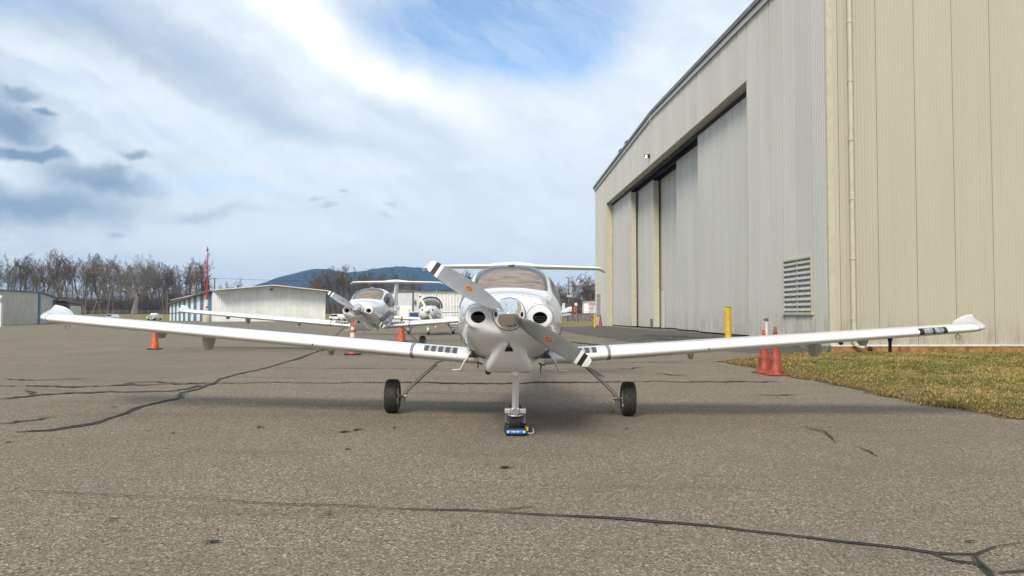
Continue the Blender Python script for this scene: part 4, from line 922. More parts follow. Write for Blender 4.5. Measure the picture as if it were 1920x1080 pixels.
def wing_side(sg):
    rs = []; xs = [.40, .55, .8, 1.16, 1.8, 2.5, 3.3, 4.1, 4.9, 5.3, 5.46, 5.60, 5.65, 5.70, 5.75, 5.80, 5.84, 5.88, 5.91, 5.94, 5.965, 5.985, 6.0, 6.012, 6.022, 6.03]
    for x in xs:
        z, ch, le, t = wing_par(x); phi = 0
        rg = []
        for (c, zc) in airfoil(t):
            p = wing_pt(x, c, zc)
            p.z += float(np.interp(x, UPX, UPZ))*c**1.3*1.25
            rg.append((p.x*sg, p.y, p.z))
        rs.append(rg)
    return rings(rs)
def wing_patch(sg, x0, x1, c0, c1, off, surf, nx_=4, nc_=6):
    """a thin skin following the wing. surf: list of (c, upper) chord samples"""
    V, FC = [], []
    for i in range(nx_+1):
        x = x0+(x1-x0)*i/nx_
        for (c, up) in surf:
            a = wing_pt(x, c, af_z(x, c, up)); e = .002; ca, cb = max(c-e, 0), c+e
            tg = wing_pt(x, cb, af_z(x, cb, up))-wing_pt(x, ca, af_z(x, ca, up)) if c > .001 else Vector((0, 0, -1))
            n = Vector((0, -tg.z, tg.y)); n = n if (n.z > 0) == up else -n
            if c <= .001: n = Vector((0, -1, 0))
            a = a+n.normalized()*off; V.append((a.x*sg, a.y, a.z))
    m = len(surf)
    for i in range(nx_):
        for j in range(m-1): FC.append((i*m+j, i*m+j+1, (i+1)*m+j+1, (i+1)*m+j))
    return V, FC
def nose_path(cu, cl): return [(c, True) for c in np.linspace(cu**.5, 0, 9)**2]+[(c, False) for c in np.linspace(0, cl**.5, 9)[1:]**2]
# --- spinner, blades
SPZ = 1.262; SPY = -2.75
def spinner_prof(): return [(.004, .008), (.018, .015), (.040, .036), (.069, .075), (.096, .125), (.121, .180), (.141, .235), (.153, .285), (.157, .318), (.154, .326)]
def blade(rot, hubrot=0):
    out_v, out_f, out_i = [], [], []; R_ = .90
    rs_ = [.07, .11, .15, .20, .26, .33, .40, .48, .56, .63, .69, .735, .760, .7605, .793, .7935, .840, .8405, .865, .885, .897]
    rgs = []
    for r in rs_:
        ch = np.interp(r, [.07, .11, .15, .20, .28, .40, .52, .64, .74, .82, .865, .885, .897], [.07, .09, .125, .152, .176, .192, .192, .178, .156, .134, .112, .092, .066]); pit = math.radians(np.interp(r, [.07, .2, .45, .7, .9], [50, 42, 30, 22, 18])); th = np.interp(r, [.07, .15, .3, .6, .9], [.055, .036, .022, .013, .007])
        rg = []
        for k in range(16):
            a = 2*PI*k/16; u = -math.cos(a)*.5*ch; v = math.sin(a)*th*.5*(1 if math.sin(a) > 0 else .35)
            # blade frame: radial = +X, chord in YZ tilted by pitch, front of the blade looks to -Y
            cz, cy = u*math.cos(pit)-v*math.sin(pit)*-1*0, -u*math.sin(pit)
            rg.append(Vector((r, cy-v*math.cos(pit), cz-v*math.sin(pit)*1)))
        rgs.append(rg)
    vf = rings(rgs); n = 16; idx = []
    for i in range(len(rgs)-1):
        rm = (rs_[i]+rs_[i+1])/2; mi = 0 if rm < .760 else 1 if rm < .7933 else 2 if rm < .8403 else 1; idx += [mi]*n
    idx += [0, 1]
    M_ = Matrix.Translation((0, SPY+.215, SPZ)) @ Matrix.Rotation(rot, 4, 'Y')
    return xf((vf[0], vf[1], idx), M_), M_
def build_aircraft(label, group):
    root = empty('light_aircraft', (0, 0, 0)); tag(root, label, 'aircraft', group)
    # engine cowling: loft + chin scoop + inlet bulges, blended, then cut
    chin = []
    for s, zb, wd in ((.46, .965, .075), (.52, .905, .11), (.58, .845, .145), (.64, .785, .178), (.70, .732, .205), (.75, .697, .224), (.80, .672, .238), (.86, .660, .245), (1.0, .657, .252), (1.30, .662, .262)):
        wt = min(.115, wd*.62); L_ = []
        for k in range(13):
            q = k/12; L_.append((wt+(wd-wt)*(1-q)**2.4, zb+.085+(1.08-zb-.085)*q))
        L_ = [(wd*.86, zb), (wd*.93, zb+.006), (wd*.965, zb+.025), (wd*.985, zb+.055)]+L_
        rg = [(x, s-2.75, z) for x, z in L_]+[(-x, s-2.75, z) for x, z in L_[::-1]]
        chin.append(rg)
    parts = [loft_fus(.345, 1.30, 40, 72, True, True), rings(chin)]
    for sg in (-1, 1):
        bl = [(.085, .375), (.102, .365), (.116, .375), (.126, .41), (.130, .50), (.126, .66), (.09, .95)]
        parts.append(lathe([(r, s-2.75) for r, s in bl], 28, 'y', (sg*.30, 0, 1.228), sx=1.04, sy=.96))
    parts.append(lathe([(.10, .345-2.75), (.165, .336-2.75), (.178, .37-2.75), (.20, .6-2.75)], 32, 'y', (0, 0, SPZ)))
    wedge = ([(-.004, .44-2.75, .995), (.004, .44-2.75, .995), (-.045, .44-2.75, .892), (.045, .44-2.75, .892), (0, .495-2.75, .99), (-.045, .64-2.75, .892), (.045, .64-2.75, .892), (-.045, .605-2.75, .925), (.045, .605-2.75, .925)], [(0, 2, 3, 1), (0, 1, 4), (2, 5, 6, 3), (0, 4, 7, 5, 2), (1, 3, 6, 8, 4), (4, 8, 7), (5, 7, 8, 6)])
    cut = [lathe([(.076, .30-2.75), (.068, .42-2.75), (.066, .72-2.75)], 28, 'y', (sg*.30, 0, 1.228), sx=1.0, sy=.80) for sg in (-1, 1)]
    me = eval_mods(join(*parts), [('REMESH', dict(mode='VOXEL', voxel_size=.012, use_smooth_shade=True)), ('SMOOTH', dict(factor=.5, iterations=26))], cut+[wedge])
    cowl = mesh_obj('engine_cowling', me, m_white, root)
    for sg in (-1, 1):
        q = obj('air_inlet', lathe([(.0785, .405-2.75), (.0715, .43-2.75), (.068, .70-2.75)], 28, 'y', (sg*.30, 0, 1.228), cap0=False, sy=.80), m_void, cowl)
        for k_ in range(4): obj('cooling_fin', box(sg*.30-.06, sg*.30+.06, .50-2.75+.01*k_, .52-2.75+.01*k_, 1.190+.016*k_, 1.196+.016*k_), m_darktrim, q)
        obj('cowl_fastener', lathe([(.009, -.004), (.007, 0)], 8, 'y', (sg*.20, .44-2.75, 1.315)), m_black, cowl)
        obj('exhaust_hole', lathe([(.011, -.004), (.009, 0)], 8, 'y', (sg*.255, .475-2.75, 1.075)), m_black, cowl) if sg < 0 else None
    obj('spinner_gap', lathe([(.02, .320-2.75), (.160, .324-2.75), (.160, .36-2.75)], 40, 'y', (0, 0, SPZ)), m_void, cowl)
    from mathutils.bvhtree import BVHTree
    bt = BVHTree.FromPolygons([v.co for v in me.vertices], [p.vertices for p in me.polygons])
    def onto(x, z, lift=.0015):
        h = bt.ray_cast(Vector((x, -6, z)), Vector((0, 1, 0))); return (h[0]+h[1]*lift) if h[0] is not None else None
    for sg in (-1, 1):
        P = [onto(sg*.30+.132*math.cos(a)*sg, 1.228+.128*math.sin(a)) for a in np.linspace(2.85, -.15, 30)]
        obj('cowl_split_seam', tube([p for p in P if p is not None], .0022, 5), m_grey_tape, cowl)
        for a in (2.9, 1.9, .9): 
            p = onto(sg*.30+.150*math.cos(a)*sg, 1.228+.146*math.sin(a)); obj('cowl_screw', ell(p, .005, .003, .005, 8, 6), m_darktrim, cowl)
        for x, z in ((.25, 1.07), (.41, 1.02), (.13, 1.44), (.36, .90), (.20, 1.02)):
            p = onto(sg*x, z); 
            if p is not None: obj('cowl_screw', ell(p, .005, .003, .005, 8, 6), m_darktrim, cowl)
    obj('air_slot', box(-.040, .040, .565-2.75, .64-2.75, .888, .922), m_black, cowl)
    obj('cowl_rim', rings([[tuple(FS(1.297+ds, 2*PI*k/72, .0035)) for k in range(72)] for ds in (0, .008)], True, False, False), m_grey_tape, cowl)
    # cabin and tail boom
    def ws_lim(s): return .83-.24*(s-1.4)
    def in_ws(s, th):
        t_ = abs(th) if th <= PI else abs(th-2*PI); u = t_/ws_lim(s); v = (s-1.39-.12*u*u)/(1.03-.22*u*u)*2-1; return u**6+v**6 < .965**6
    NSW, NTW = 96, 128
    vf = loft_fus(1.30, 7.55, 240, NTW, True, True); nq = 240*NTW; keep = []
    SW0, SW1 = 2.18, 3.12
    def in_sw(s, th):
        t_ = th if th <= PI else 2*PI-th; v = (t_-1.13)/.345; u = (s-2.36-.12*v)/.66; return abs(u)**3+abs(v)**3 < 1
    for fi, f in enumerate(vf[1]):
        if fi < nq:
            s = 1.30+6.25*(fi//NTW+.5)/240; th = 2*PI*((fi % NTW)+.5)/NTW
            if in_ws(s, th) or in_sw(s, th): continue
        keep.append(f)
    fus = obj('fuselage', (vf[0], keep), m_white, root, True)
    # windscreen: a shell mapped between its lower and upper edge
    def ws_pt(u, v, off):   # u -1..1 across, v 0..1 from base to top
        a, b = u, v*2-1; r_ = max(abs(a), abs(b)); k_ = r_/((abs(a)**6+abs(b)**6)**(1/6) or 1); u, v = a*k_, (b*k_+1)/2
        sv = 1.39+.12*u*u+(2.42-.10*u*u-1.39-.12*u*u)*v; return FS(sv, (u*ws_lim(sv)) % (2*PI), off)
    def shell(fn, us, vs, off):
        V = [tuple(fn(u, v, off)) for u in us for v in vs]; m = len(vs); return V, [(i*m+j, i*m+j+1, (i+1)*m+j+1, (i+1)*m+j) for i in range(len(us)-1) for j in range(m-1)]
    U, Vv = np.linspace(-1, 1, 41), np.linspace(0, 1, 21)
    ws = obj('windscreen', shell(ws_pt, U*.975, .03+.94*Vv, .004), m_glass, root, True)
    def frame(fn, du, dv, off0, off1):
        # closed band round the (u,v) rectangle
        per = [(u, 0) for u in np.linspace(-1, 1, 41)]+[(1, v) for v in np.linspace(0, 1, 21)[1:]]+[(u, 1) for u in np.linspace(1, -1, 41)[1:]]+[(-1, v) for v in np.linspace(1, 0, 21)[1:-1]]
        rs = []
        for (u, v) in per:
            ui = max(-1+du, min(1-du, u)); vi = max(dv, min(1-dv, v)); uo = u*(1+du*.25); vo_ = v*(1+2*dv*.1)-dv*.1
            rs.append([tuple(fn(uo, vo_, off0)), tuple(fn((uo+ui)/2, (vo_+vi)/2, off1)), tuple(fn(ui, vi, off1)), tuple(fn(ui, vi, off0-.01))])
        rs.append(rs[0]); return rings(rs, False, False, False)
    obj('windscreen_frame', frame(ws_pt, .045, .05, .001, .008), m_white, ws, True)
    obj('windscreen_seal', frame(lambda u, v, o: ws_pt(u*.951, .044+v*.912, o), .010, .012, .004, .0095), m_grey_tape, ws, True)
    obj('sunshade', shell(ws_pt, U*.935, .03+.925*Vv, -.045), m_shade, root, True)
    for sg in (-1, 1):
        def sw(u, v, off, sg=sg):
            r = max(abs(u*2-1), abs(v*2-1)); a, b = u*2-1, v*2-1; k = r/((abs(a)**3+abs(b)**3)**(1/3) or 1); a, b = a*k, b*k
            return FS(2.36+.12*b+.675*a, (1.13+.36*b) if sg > 0 else 2*PI-(1.13+.36*b), off)
        W_ = obj('side_window', shell(sw, np.linspace(0, 1, 25), np.linspace(0, 1, 17), .004), m_glassdk, root, True)
        def sw2(u, v, off): return sw((u+1)/2, v, off)
        obj('window_frame', frame(sw2, .05, .035, .001, .0085), m_grey_tape, W_, True)
        obj('seat', join(box(sg*.29-.22, sg*.29+.22, 2.55-2.75, 2.65-2.75, .95, 1.52, .03), box(sg*.29-.22, sg*.29+.22, 2.1-2.75, 2.6-2.75, .84, .97, .03), box(sg*.29-.12, sg*.29+.12, 2.57-2.75, 2.63-2.75, 1.53, 1.68, .02)), m_interior, root)
        # stripes along the cowl flank and cabin side
        for k in range(4):
            V, FC = [], []
            for i in range(26):
                s = 1.05+2.6*i/25; z0 = .76+.062*k+.30*min(1, max(0, (s-1.0)/1.2))
                for dz in (0, .036):
                    zz = z0+dz; zw, zb = pch(ST, FW, s), pch(ST, FB, s); cth = -min(1, max(0, (zw-zz)/(zw-zb)))**(2.3/2); th = math.acos(cth)
                    V.append(tuple(FS(s, th if sg > 0 else 2*PI-th, .006)))
                if i: FC.append((2*i-2, 2*i-1, 2*i+1, 2*i))
            obj('side_stripe', (V, FC), m_navy, root, True)
    obj('instrument_panel', box(-.42, .42, 1.75-2.75, 1.95-2.75, 1.1, 1.46, .04), m_interior, root)
    obj('cabin_floor', box(-.45, .45, 1.40-2.75, 3.3-2.75, .78, .80), m_interior, root); obj('rear_bulkhead', box(-.45, .45, 3.30-2.75, 3.34-2.75, .8, 1.62), m_interior, root)
    # spinner and blades
    spn = obj('spinner', lathe([(r, y+SPY) for r, y in spinner_prof()], 48, 'y', (0, 0, SPZ)), m_chrome, root, True)
    prop = math.radians(-31.2)
    for k in (0, 1):
        rot = math.radians(31.2) + (PI if k else 0)
        vf, M_ = blade(rot); b = obj('propeller_blade', vf, [m_blade, m_bladew, m_bladek], root, auto=.9)
        def bp(r, u, lift):  # point on the front face of the blade
            pit = math.radians(np.interp(r, [.07, .2, .45, .7, .9], [50, 42, 30, 22, 18])); th = np.interp(r, [.07, .15, .3, .6, .9], [.055, .036, .022, .013, .007]); ch = np.interp(r, [.28, .40, .52, .64], [.160, .176, .178, .165])
            v = th*.5*math.sqrt(max(0, 1-(2*u/ch)**2))+lift; cy, cz = -u*math.sin(pit), u*math.cos(pit); return M_ @ Vector((r, cy-v*math.cos(pit), cz-v*math.sin(pit)))
        def oval(rr, ru, lift, c0=.445): return [tuple(bp(c0+rr*math.cos(2*PI*i/24), ru*math.sin(2*PI*i/24), lift)) for i in range(24)]
        bd = obj('maker_badge', (oval(.040, .030, .0016), [tuple(range(24))]), m_gold, b); obj('badge_field', (oval(.035, .025, .0022), [tuple(range(24))]), m_orangebadge, bd) 
        ln = []
        for (u0, a, bb) in ((.002, -.024, .024), (-.008, -.020, .012), (.011, -.012, .022)):
            P = [bp(.445+x, u0+.0035*math.sin(x*420), .0028) for x in np.linspace(a, bb, 14)]; ln.append(tube(P, .0016, 4))
        obj('badge_script', join(*ln), m_gold, bd)
        obj('root_cutout', ell(((-1 if k else 1)*.119, SPY+.200, SPZ-.002), .018, .034, .028, 16, 10), m_void, spn, True)
    for k in range(14):
        a = 2*PI*k/14; obj('spinner_screw', lathe([(.0045, -.003), (.003, 0)], 6, 'y', (.150*math.cos(a), SPY+.302, SPZ+.150*math.sin(a))), m_steel, spn)
    # wings
    for sg in (-1, 1):
        wg = obj('wing', wing_side(sg), m_white, root, auto=1.1)
        obj('wing_joint_tape', wing_patch(sg, 1.150, 1.188, 0, 0, .0025, nose_path(.5, .5), 1), m_grey_tape, wg)
        obj('joint_fairing', wing_patch(sg, 1.30, 1.95, 0, 0, .003, [(c, False) for c in np.linspace(.05, .12, 4)], 3), m_white2, wg, True)
        for i in range(5 if sg < 0 else 5):
            x = .63+i*.085; obj('grip_pad', wing_patch(sg, x, x+.055, 0, 0, .003, [(c, True) for c in np.linspace(.02, .17, 6)], 1), m_pad, wg)
            if i < 4: obj('grip_pad', wing_patch(sg, x+.058, x+.082, 0, 0, .003, [(c, True) for c in np.linspace(.025, .16, 6)], 1), m_padlight, wg)
        obj('tip_seam', wing_patch(sg, 5.650, 5.662, 0, 0, .0015, nose_path(.6, .6), 1), m_grey_tape, wg)
        def under(x, c): p = wing_pt(x, c, af_z(x, c, False)); return Vector((p.x*sg, p.y, p.z))
        for x, h, w_, d_ in ((3.84, .19, .036, .16), (4.45, .10, .036, .12), (2.28, .11, .022, .14)):
            p = under(x, .62); rs = []
            for q, (ww, dd) in ((.02, (w_, d_)), (-h*.5, (w_*.8, d_*.8)), (-h, (w_*.55, d_*.5))): rs.append([(p.x-ww, p.y-dd, p.z+q), (p.x+ww, p.y-dd, p.z+q), (p.x+ww, p.y+dd, p.z+q), (p.x-ww, p.y+dd, p.z+q)])
            obj('hinge_fairing', rings(rs), m_legpaint, wg, auto=.8)
        p = under(5.50, .3); obj('tie_down_ring', lathe([(.026, -.005), (.034, -.005), (.034, .005), (.026, .005), (.026, -.005)], 16, 'y', (p.x, p.y, p.z-.045), cap0=False, cap1=False), m_steel, wg); obj('ring_stub', cyl((p.x, p.y, p.z-.02), .007, .025, 8), m_steel, wg)
        p = under(2.22, .35); obj('fuel_drain', cyl((p.x, p.y, p.z-.03), .012, .035, 8), m_steel, wg)
        q = wing_pt(3.15, 0, 0); obj('stall_hole', lathe([(.010, -.003), (.008, .002)], 10, 'y', (2.35*sg, wing_pt(2.35, 0, 0).y+.001, wing_pt(2.35, 0, 0).z-.012)), m_black, wg)
        # landing lights in the outer leading edge on one side, pitot mast below
        if sg > 0:
            lt = obj('landing_light_bay', wing_patch(sg, 4.90, 5.24, 0, 0, .003, nose_path(.075, .022), 2), m_black, wg)
            for x in (4.955, 5.085):
                obj('lamp', wing_patch(sg, x, x+.105, 0, 0, .007, nose_path(.055, .014), 2), m_lampglass, lt); obj('lamp_cover', wing_patch(sg, x-.005, x+.11, 0, 0, .012, nose_path(.060, .016), 2), m_lens, lt)
            p = under(4.66, .30); obj('pitot_mast', rings([[(p.x-a, p.y-b, p.z+q), (p.x+a, p.y-b, p.z+q), (p.x+a, p.y+b, p.z+q), (p.x-a, p.y+b, p.z+q)] for q, a, b in ((.01, .014, .05), (-.05, .006, .03), (-.17, .006, .035))]), m_black, wg, auto=.8)
            p = under(4.15, .5); obj('vent_scoop', tube([(p.x-.04, p.y-.05, p.z-.03), (p.x, p.y+.08, p.z)], [.03, .015], 8), m_black, wg)
        else:
            obj('painted_highlight', wing_patch(sg, 4.75, 5.05, 0, 0, .003, [(c, False) for c in np.linspace(.012, .03, 3)], 1), m_white2, wg)  # pale strip paints a highlight under the wing nose
        obj('tip_light', ell((5.98*sg, .16, wing_par(5.98)[0]+.04), .012, .05, .012, 10, 6), m_lens, wg, True)
        # main gear
        leg = obj('main_gear_leg', tube([(sg*.30, .0, .80), (sg*.60, .0, .765), (sg*.93, .0, .640), (sg*1.12, 0, .475), (sg*1.26, 0, .350), (sg*1.325, 0, .285), (sg*1.345, 0, .21)], [.016, .015, .0125, .0115, .0105, .0105, .013], 10), m_legp2, root, True)
        obj('brake_line', tube([(sg*.93, .02, .615), (sg*1.18, .02, .385), (sg*1.30, .02, .270), (sg*1.34, .03, .16)], .006, 5), m_black, leg)
        obj('brake_caliper', join(box(sg*1.345-.018, sg*1.345+.018, -.07, -.015, .10, .19, .008), box(sg*1.365-.02, sg*1.365+.02, -.04, .03, .17, .23, .008)), m_darktrim, leg)
        tp = [(.10, -.07), (.135, -.082), (.175, -.090), (.198, -.083), (.2085, -.062), (.2125, -.040), (.2125, -.036), (.2085, -.034), (.2085, -.030), (.2135, -.028), (.214, -.004), (.2095, -.002), (.2095, .002), (.214, .004), (.2135, .028), (.2085, .030), (.2085, .034), (.2125, .036), (.2125, .040), (.2085, .062), (.198, .083), (.175, .090), (.135, .082), (.10, .07)]
        wh = obj('main_wheel', lathe([(.03, -.05), (.095, -.055), (.105, -.068), (.105, .068), (.095, .055), (.03, .05)], 24, 'x', (sg*1.487, 0, .214)), m_whitetrim, root, auto=.6)
        tp = [(a_r, b_w*.91) for a_r, b_w in tp]; obj('tyre', lathe(tp, 40, 'x', (sg*1.487, 0, .214), cap0=False, cap1=False), m_tyre, wh, auto=.5); obj('axle', cyl((sg*1.30 if sg > 0 else -1.49, 0, .214), .018, .19, 12, 'x'), m_steel, wh)
        # boarding step
        obj('boarding_step', tube([(sg*.40, 1.80-2.75, .86), (sg*.515, 1.80-2.75, .72), (sg*.565, 1.80-2.75, .622), (sg*.66, 1.80-2.75, .615)], [.013, .013, .011, .009], 8), m_legp2, root, True)
        obj('belly_drain', cyl((sg*.35, 1.5-2.75, .66), .006, .06, 6), m_black, root)
    # nose gear
    yn = 1.27-2.75; gy_ = -.022
    ng = obj('nose_gear_leg', tube([(.0, .86-2.75, .72), (.0, 1.04-2.75, .50), (0, yn-.03, .245)], [.040, .036, .036], 4), m_white, root)
    obj('leg_collar', lathe([(.050, .640), (.056, .665), (.056, .72)], 16, 'z', (0, .855-2.75, 0)), m_white2, ng, auto=.6)
    obj('fork_block', join(box(-.045, .045, yn-.07, yn+.04, .185, .262, .012), box(-.115, -.045, yn-.055, yn+.03, .198, .252, .008), box(.045, .115, yn-.055, yn+.03, .198, .252, .008)), m_alu, ng)
    obj('fork_nut', cyl((0, yn-.10, .222), .040, .03, 6, 'y'), m_steel, ng)
    for sg in (-1, 1): obj('fork_arm', join(box(sg*.098-.012, sg*.098+.012, yn-.04, yn+.12, .115+gy_, .20, .006), box(sg*.098-.014, sg*.098+.014, yn+.05, yn+.12, .10+gy_, .17, .006)), m_darktrim, ng)
    obj('tow_lug', join(tube([(-.085, yn-.06, .188), (-.03, yn-.09, .178), (.03, yn-.09, .178), (.085, yn-.06, .188)], .010, 8)), m_steel, ng, True)
    nw = obj('nose_wheel', lathe([(.03, -.045), (.085, -.05), (.09, .05), (.03, .045)], 20, 'x', (0, yn+.085, .155+gy_)), m_whitetrim, root)
    obj('tyre', lathe([(.08, -.05), (.115, -.066), (.140, -.062), (.153, -.045), (.155, -.02), (.150, -.018), (.150, -.014), (.155, -.012), (.155, .012), (.150, .014), (.150, .018), (.155, .02), (.153, .045), (.140, .062), (.115, .066), (.08, .05)], 36, 'x', (0, yn+.085, .155+gy_), cap0=False, cap1=False), m_tyre, nw, auto=.5)
    ng.location.x = .068; nw.location.x = .068        # the castering nose gear stands a little off centre
    obj('exhaust_pipe', tube([(-.20, .98-2.75, .72), (-.215, 1.02-2.75, .67), (-.222, 1.12-2.75, .648)], .032, 12, False), m_black, root); obj('exhaust_pipe', tube([(.185, .98-2.75, .70), (.19, 1.0-2.75, .655)], .014, 8), m_black, root)
    for x, s, h in ((.34, 1.45, .12), (-.35, 1.55, .07)): obj('belly_antenna', join(tube([(x, s-2.75, .73), (x, s-2.74, .73-h)], .006, 6), tube([(x-.02, s-2.75, .725), (x+.05, s-2.75, .70)], .010, 6)), m_darktrim, root)
    obj('roof_fairing', ell((0, 2.5-2.75, 1.862), .05, .25, .018, 14, 8), m_white2, root, True)
    # fin and tailplane
    rs = []
    for z, le, te in ((1.20, 6.05, 7.50), (1.45, 6.40, 7.52), (1.80, 6.70, 7.56), (2.06, 6.90, 7.58)):
        rs.append([(zc*(te-le), le+c*(te-le)-2.75, z) for c, zc in airfoil(.10, 0, 10)])
    obj('fin', rings(rs), m_white, root, auto=1.0)
    obj('ventral_fin', rings([[(zc*(te-le), le+c*(te-le)-2.75, z) for c, zc in airfoil(.06, 0, 8)] for z, le, te in ((1.16, 6.5, 7.4), (.92, 6.9, 7.4))]), m_white, root, auto=1.0)
    rs = []
    for x, dz, le, ch, tt in ((-1.665, -.062, 7.10, .34, .10), (-1.62, -.03, 7.06, .42, .11), (-1.56, -.004, 7.02, .50, .125), (-1.4, 0, 6.985, .54, .13), (-.40, .012, 6.87, .64, .14), (-.30, .022, 6.84, .68, .16), (-.12, .028, 6.78, .76, .17), (0, .030, 6.75, .80, .17)):
        rs.append([(x, le+c*ch-2.75, 2.115+dz+zc*ch) for c, zc in airfoil(tt, 0, 12)])
    rs += [[(-a, b, c) for a, b, c in r] for r in rs[-2::-1]]
    obj('tailplane', rings(rs), m_white, root, auto=1.0)
    obj('tail_light', ell((0, 6.76-2.75, 2.16), .03, .08, .02, 10, 6), m_lens, root, True)
    return root
ac = build_aircraft('white two blade light aircraft parked nose on in front, filling the view', 'low wing aircraft parked in a line')
ac.location = (-.025, 10.0, g(0, 10)); ac.rotation_euler = (0, .0105, math.radians(-.4))
ac2 = copy_tree(ac); ac2['label'] = 'white light aircraft with blue side stripes parked second in line, behind the long wing'
x2 = -4.20; ac2.location = (x2, 24.0, g(x2, 24.0)+.0); ac2.rotation_euler = (.024, .004, math.radians(-.6))
# wheel chock in front of the nose wheel
cxy = (.066, 8.375); ck = empty('wheel_chock', (cxy[0]-.022, cxy[1], g(*cxy)), (0, 0, -.02)); tag(ck, 'black tubular wheel chock with blue label against the nose wheel', 'wheel chock')
obj('front_tube', lathe([(.036, -.108), (.041, -.104), (.041, .104), (.036, .108)], 20, 'x', (0, 0, .041)), m_dark, ck, auto=.6)
lb = obj('printed_label', rings([[(x, .0418*math.cos(a), .041+.0418*math.sin(a)) for a in np.linspace(PI-.55, PI+.30, 8)] for x in (-.100, .100)], False, False, False), m_bluelabel, ck, True)
for x0, x1, m in ((-.095, -.075, m_whitetrim), (.072, .096, m_whitetrim)):
    obj('label_mark', rings([[(x, .0423*math.cos(a), .041+.0423*math.sin(a)) for a in np.linspace(PI-.30, PI+.02, 5)] for x in (x0, x1)], False, False, False), m, lb)
for i, x in enumerate(np.linspace(-.046, .022, 6)):
    obj('label_letter', rings([[(xx, .0423*math.cos(a), .041+.0423*math.sin(a)) for a in np.linspace(PI-.36, PI-.02, 5)] for xx in (x, x+.008)], False, False, False), m_gold if i == 3 else m_whitetrim, lb)
obj('rear_tube', lathe([(.036, -.075), (.041, -.071), (.041, .071), (.036, .075)], 20, 'x', (0.02, .43, .041)), m_dark, ck, auto=.6)
obj('side_block', box(.085, .15, .10, .22, .01, .10, .012), m_dark, ck); obj('side_block', box(-.13, -.07, .12, .22, .01, .10, .012), m_dark, ck)
obj('yellow_tag', box(.10, .128, .085, .099, .04, .080), m_yellow, ck)
obj('rope_loop', tube([(.10, .05, .03), (.15, .03, .02), (.185, .08, .02), (.18, .2, .045), (.14, .36, .03), (.09, .43, .03)], .008, 6), m_padlight, ck, True)
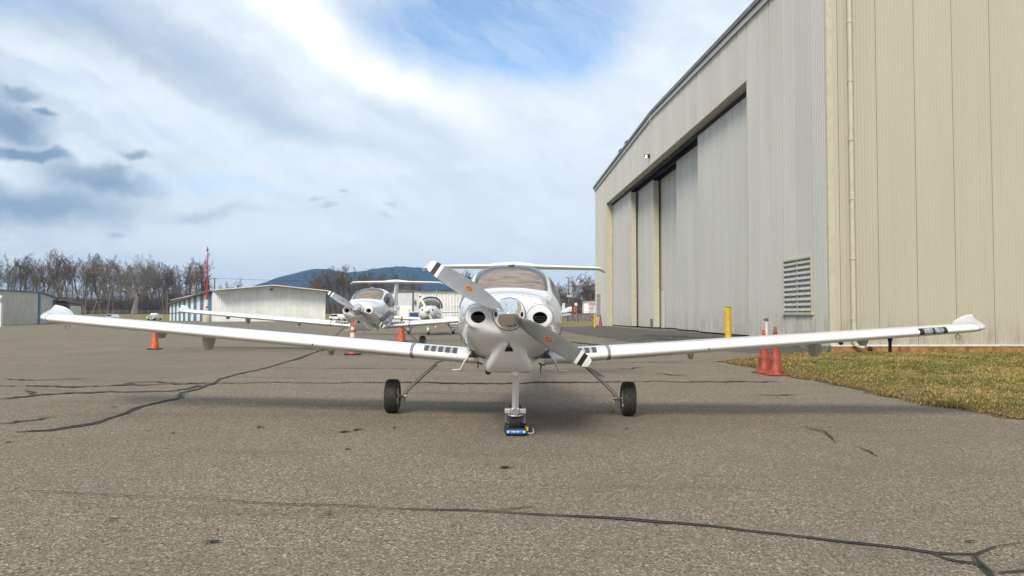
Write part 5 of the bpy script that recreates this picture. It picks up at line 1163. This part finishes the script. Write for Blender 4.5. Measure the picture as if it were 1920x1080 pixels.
# ------------------------------------------------------------------ small aircraft with wheel pants farther back, and one by the hangar corner
def small_aircraft(label, loc, rz):
    r = empty('small_aircraft', loc, (0, 0, rz)); tag(r, label, 'aircraft', 'low wing aircraft parked in a line')
    def sec(y, a, zt_, zb, n=2.2, N=24): zc_ = (zt_+zb)/2; h = (zt_-zb)/2; return [(a*math.copysign(abs(math.sin(t))**(2/n), math.sin(t)), y, zc_+h*math.copysign(abs(math.cos(t))**(2/n), math.cos(t))) for t in [2*PI*k/N for k in range(N)]]
    obj('fuselage', rings([sec(-2.35, .2, 1.32, .98), sec(-2.25, .36, 1.38, .82), sec(-1.9, .45, 1.42, .70), sec(-1.2, .53, 1.46, .66), sec(-.4, .56, 1.42, .66), sec(.8, .50, 1.40, .70), sec(2, .32, 1.28, .82), sec(3.6, .12, 1.16, .98), sec(4.1, .05, 1.12, 1.02)]), m_white, r, auto=1.0)
    def can(s, off, lo=1.30): return [(s[1]*math.copysign(abs(math.sin(t))**.85, math.sin(t))+0*off, s[0], lo+(s[2]-lo)*abs(math.cos(t))**.85) for t in np.linspace(-PI/2, PI/2, 17)]
    cs = [(-1.35, .30, 1.36), (-1.1, .46, 1.55), (-.7, .535, 1.76), (-.2, .56, 1.87), (.3, .55, 1.86), (.9, .44, 1.66), (1.4, .28, 1.42)]
    cn = obj('canopy', rings([can(s, 0) for s in cs], False, False, False), m_glassdk, r, True)
    for s in (cs[3], (-1.28, .36, 1.41)):
        P = can((s[0], s[1]+.012, s[2]+.012), 0); obj('canopy_frame', tube(P, .03, 6), m_black if s is cs[3] else m_white, cn)
    obj('sunshade', rings([can((s[0]+.03, s[1]*.9, s[2]-.06), 0) for s in cs[1:3]], False, False, False), m_shade, r, True)
    obj('seats', join(box(-.45, -.05, -.05, .1, .9, 1.62, .03), box(.05, .45, -.05, .1, .9, 1.62, .03)), m_interior, r)
    obj('spinner', lathe([(.005, -2.62), (.06, -2.56), (.11, -2.45), (.13, -2.34)], 20, 'y', (0, 0, 1.17)), m_white2, r, True)
    for k in (0, 1):
        M_ = Matrix.Translation((0, -2.42, 1.17)) @ Matrix.Rotation(math.radians(63)+PI*k, 4, 'Y'); rg = []
        for rr, ch in ((.08, .05), (.25, .12), (.5, .12), (.72, .10), (.725, .10), (.80, .09), (.805, .09), (.87, .06)): p = math.radians(40-28*rr); rg.append([(rr, -u*math.sin(p)-v, u*math.cos(p)) for u, v in ((-ch/2, 0), (0, .012), (ch/2, 0), (0, -.006))])
        vf = rings(rg); idx = []
        for i in range(7): idx += [(0, 0, 0, 1, 1, 2, 0)[i]]*4
        obj('propeller_blade', xf((vf[0], vf[1], idx+[0, 0]), M_), [m_bladew, m_red, m_bladek], r)
    for sg in (-1, 1):
        obj('air_inlet', lathe([(.085, 0), (.07, .05)], 16, 'y', (sg*.21, -2.33, 1.22), sy=.6), m_void, r)
        rs = [[(sg*x, le+c*ch, z+zc*ch) for c, zc in airfoil(.14, .02, 10)] for x, le, ch, z in ((.35, -.95, 1.35, .74), (1.4, -.9, 1.25, .80), (4.2, -.78, 1.0, .99), (4.35, -.6, .7, 1.0))]
        obj('wing', rings(rs), m_white, r, auto=1.0)
        obj('tailplane', rings([[(sg*x, le+c*ch, 1.13+zc*ch) for c, zc in airfoil(.10, 0, 8)] for x, le, ch in ((.03, 3.3, .85), (1.4, 3.45, .62), (1.46, 3.6, .4))]), m_white, r, auto=1.0)
        obj('main_gear_leg', tube([(sg*.4, -.05, .72), (sg*.85, -.02, .48), (sg*1.08, 0, .24)], .035, 8), m_white, r, True)
        obj('wheel_pant', ell((sg*1.12, .05, .26), .12, .42, .16, 16, 10), m_white2, r, True); obj('main_wheel', lathe([(.05, -.06), (.17, -.06), (.185, -.03), (.185, .03), (.17, .06), (.05, .06)], 18, 'x', (sg*1.12, 0, .185)), m_tyre, r)
    obj('oil_cooler_inlet', box(-.10, .10, -2.30, -2.2, .87, 1.0), m_void, r); obj('lower_inlet', box(-.18, .18, -2.24, -2.15, .72, .80), m_void, r)
    obj('nose_gear_leg', tube([(0, -1.55, .75), (0, -1.62, .35)], .05, 8), m_white, r); obj('wheel_pant', ell((0, -1.55, .27), .10, .36, .17, 16, 10), m_white2, r, True)
    obj('nose_wheel', lathe([(.05, -.05), (.155, -.05), (.17, -.02), (.17, .02), (.155, .05), (.05, .05)], 18, 'x', (0, -1.6, .17)), m_tyre, r)
    obj('fin', rings([[(zc*(te-le), le+c*(te-le), z) for c, zc in airfoil(.09, 0, 8)] for z, le, te in ((1.12, 3.1, 4.2), (1.7, 3.5, 4.25), (2.35, 3.8, 4.2))]), m_white, r, auto=1.0)
    return r
x3 = (808.5-CX)/F*40; a3 = small_aircraft('small white aircraft with wheel pants and red tipped propeller, third back in the line', (x3, 40, g(x3, 40)), math.radians(1.5))
x4 = V2(1037, 96)[0]; a4 = copy_tree(a3); a4.location = (x4-1.2, 96, g(x4, 96)); a4.rotation_euler = (0, 0, math.radians(215)); a4['label'] = 'far white aircraft half hidden beyond the nearest cockpit, tail towards the hangar'
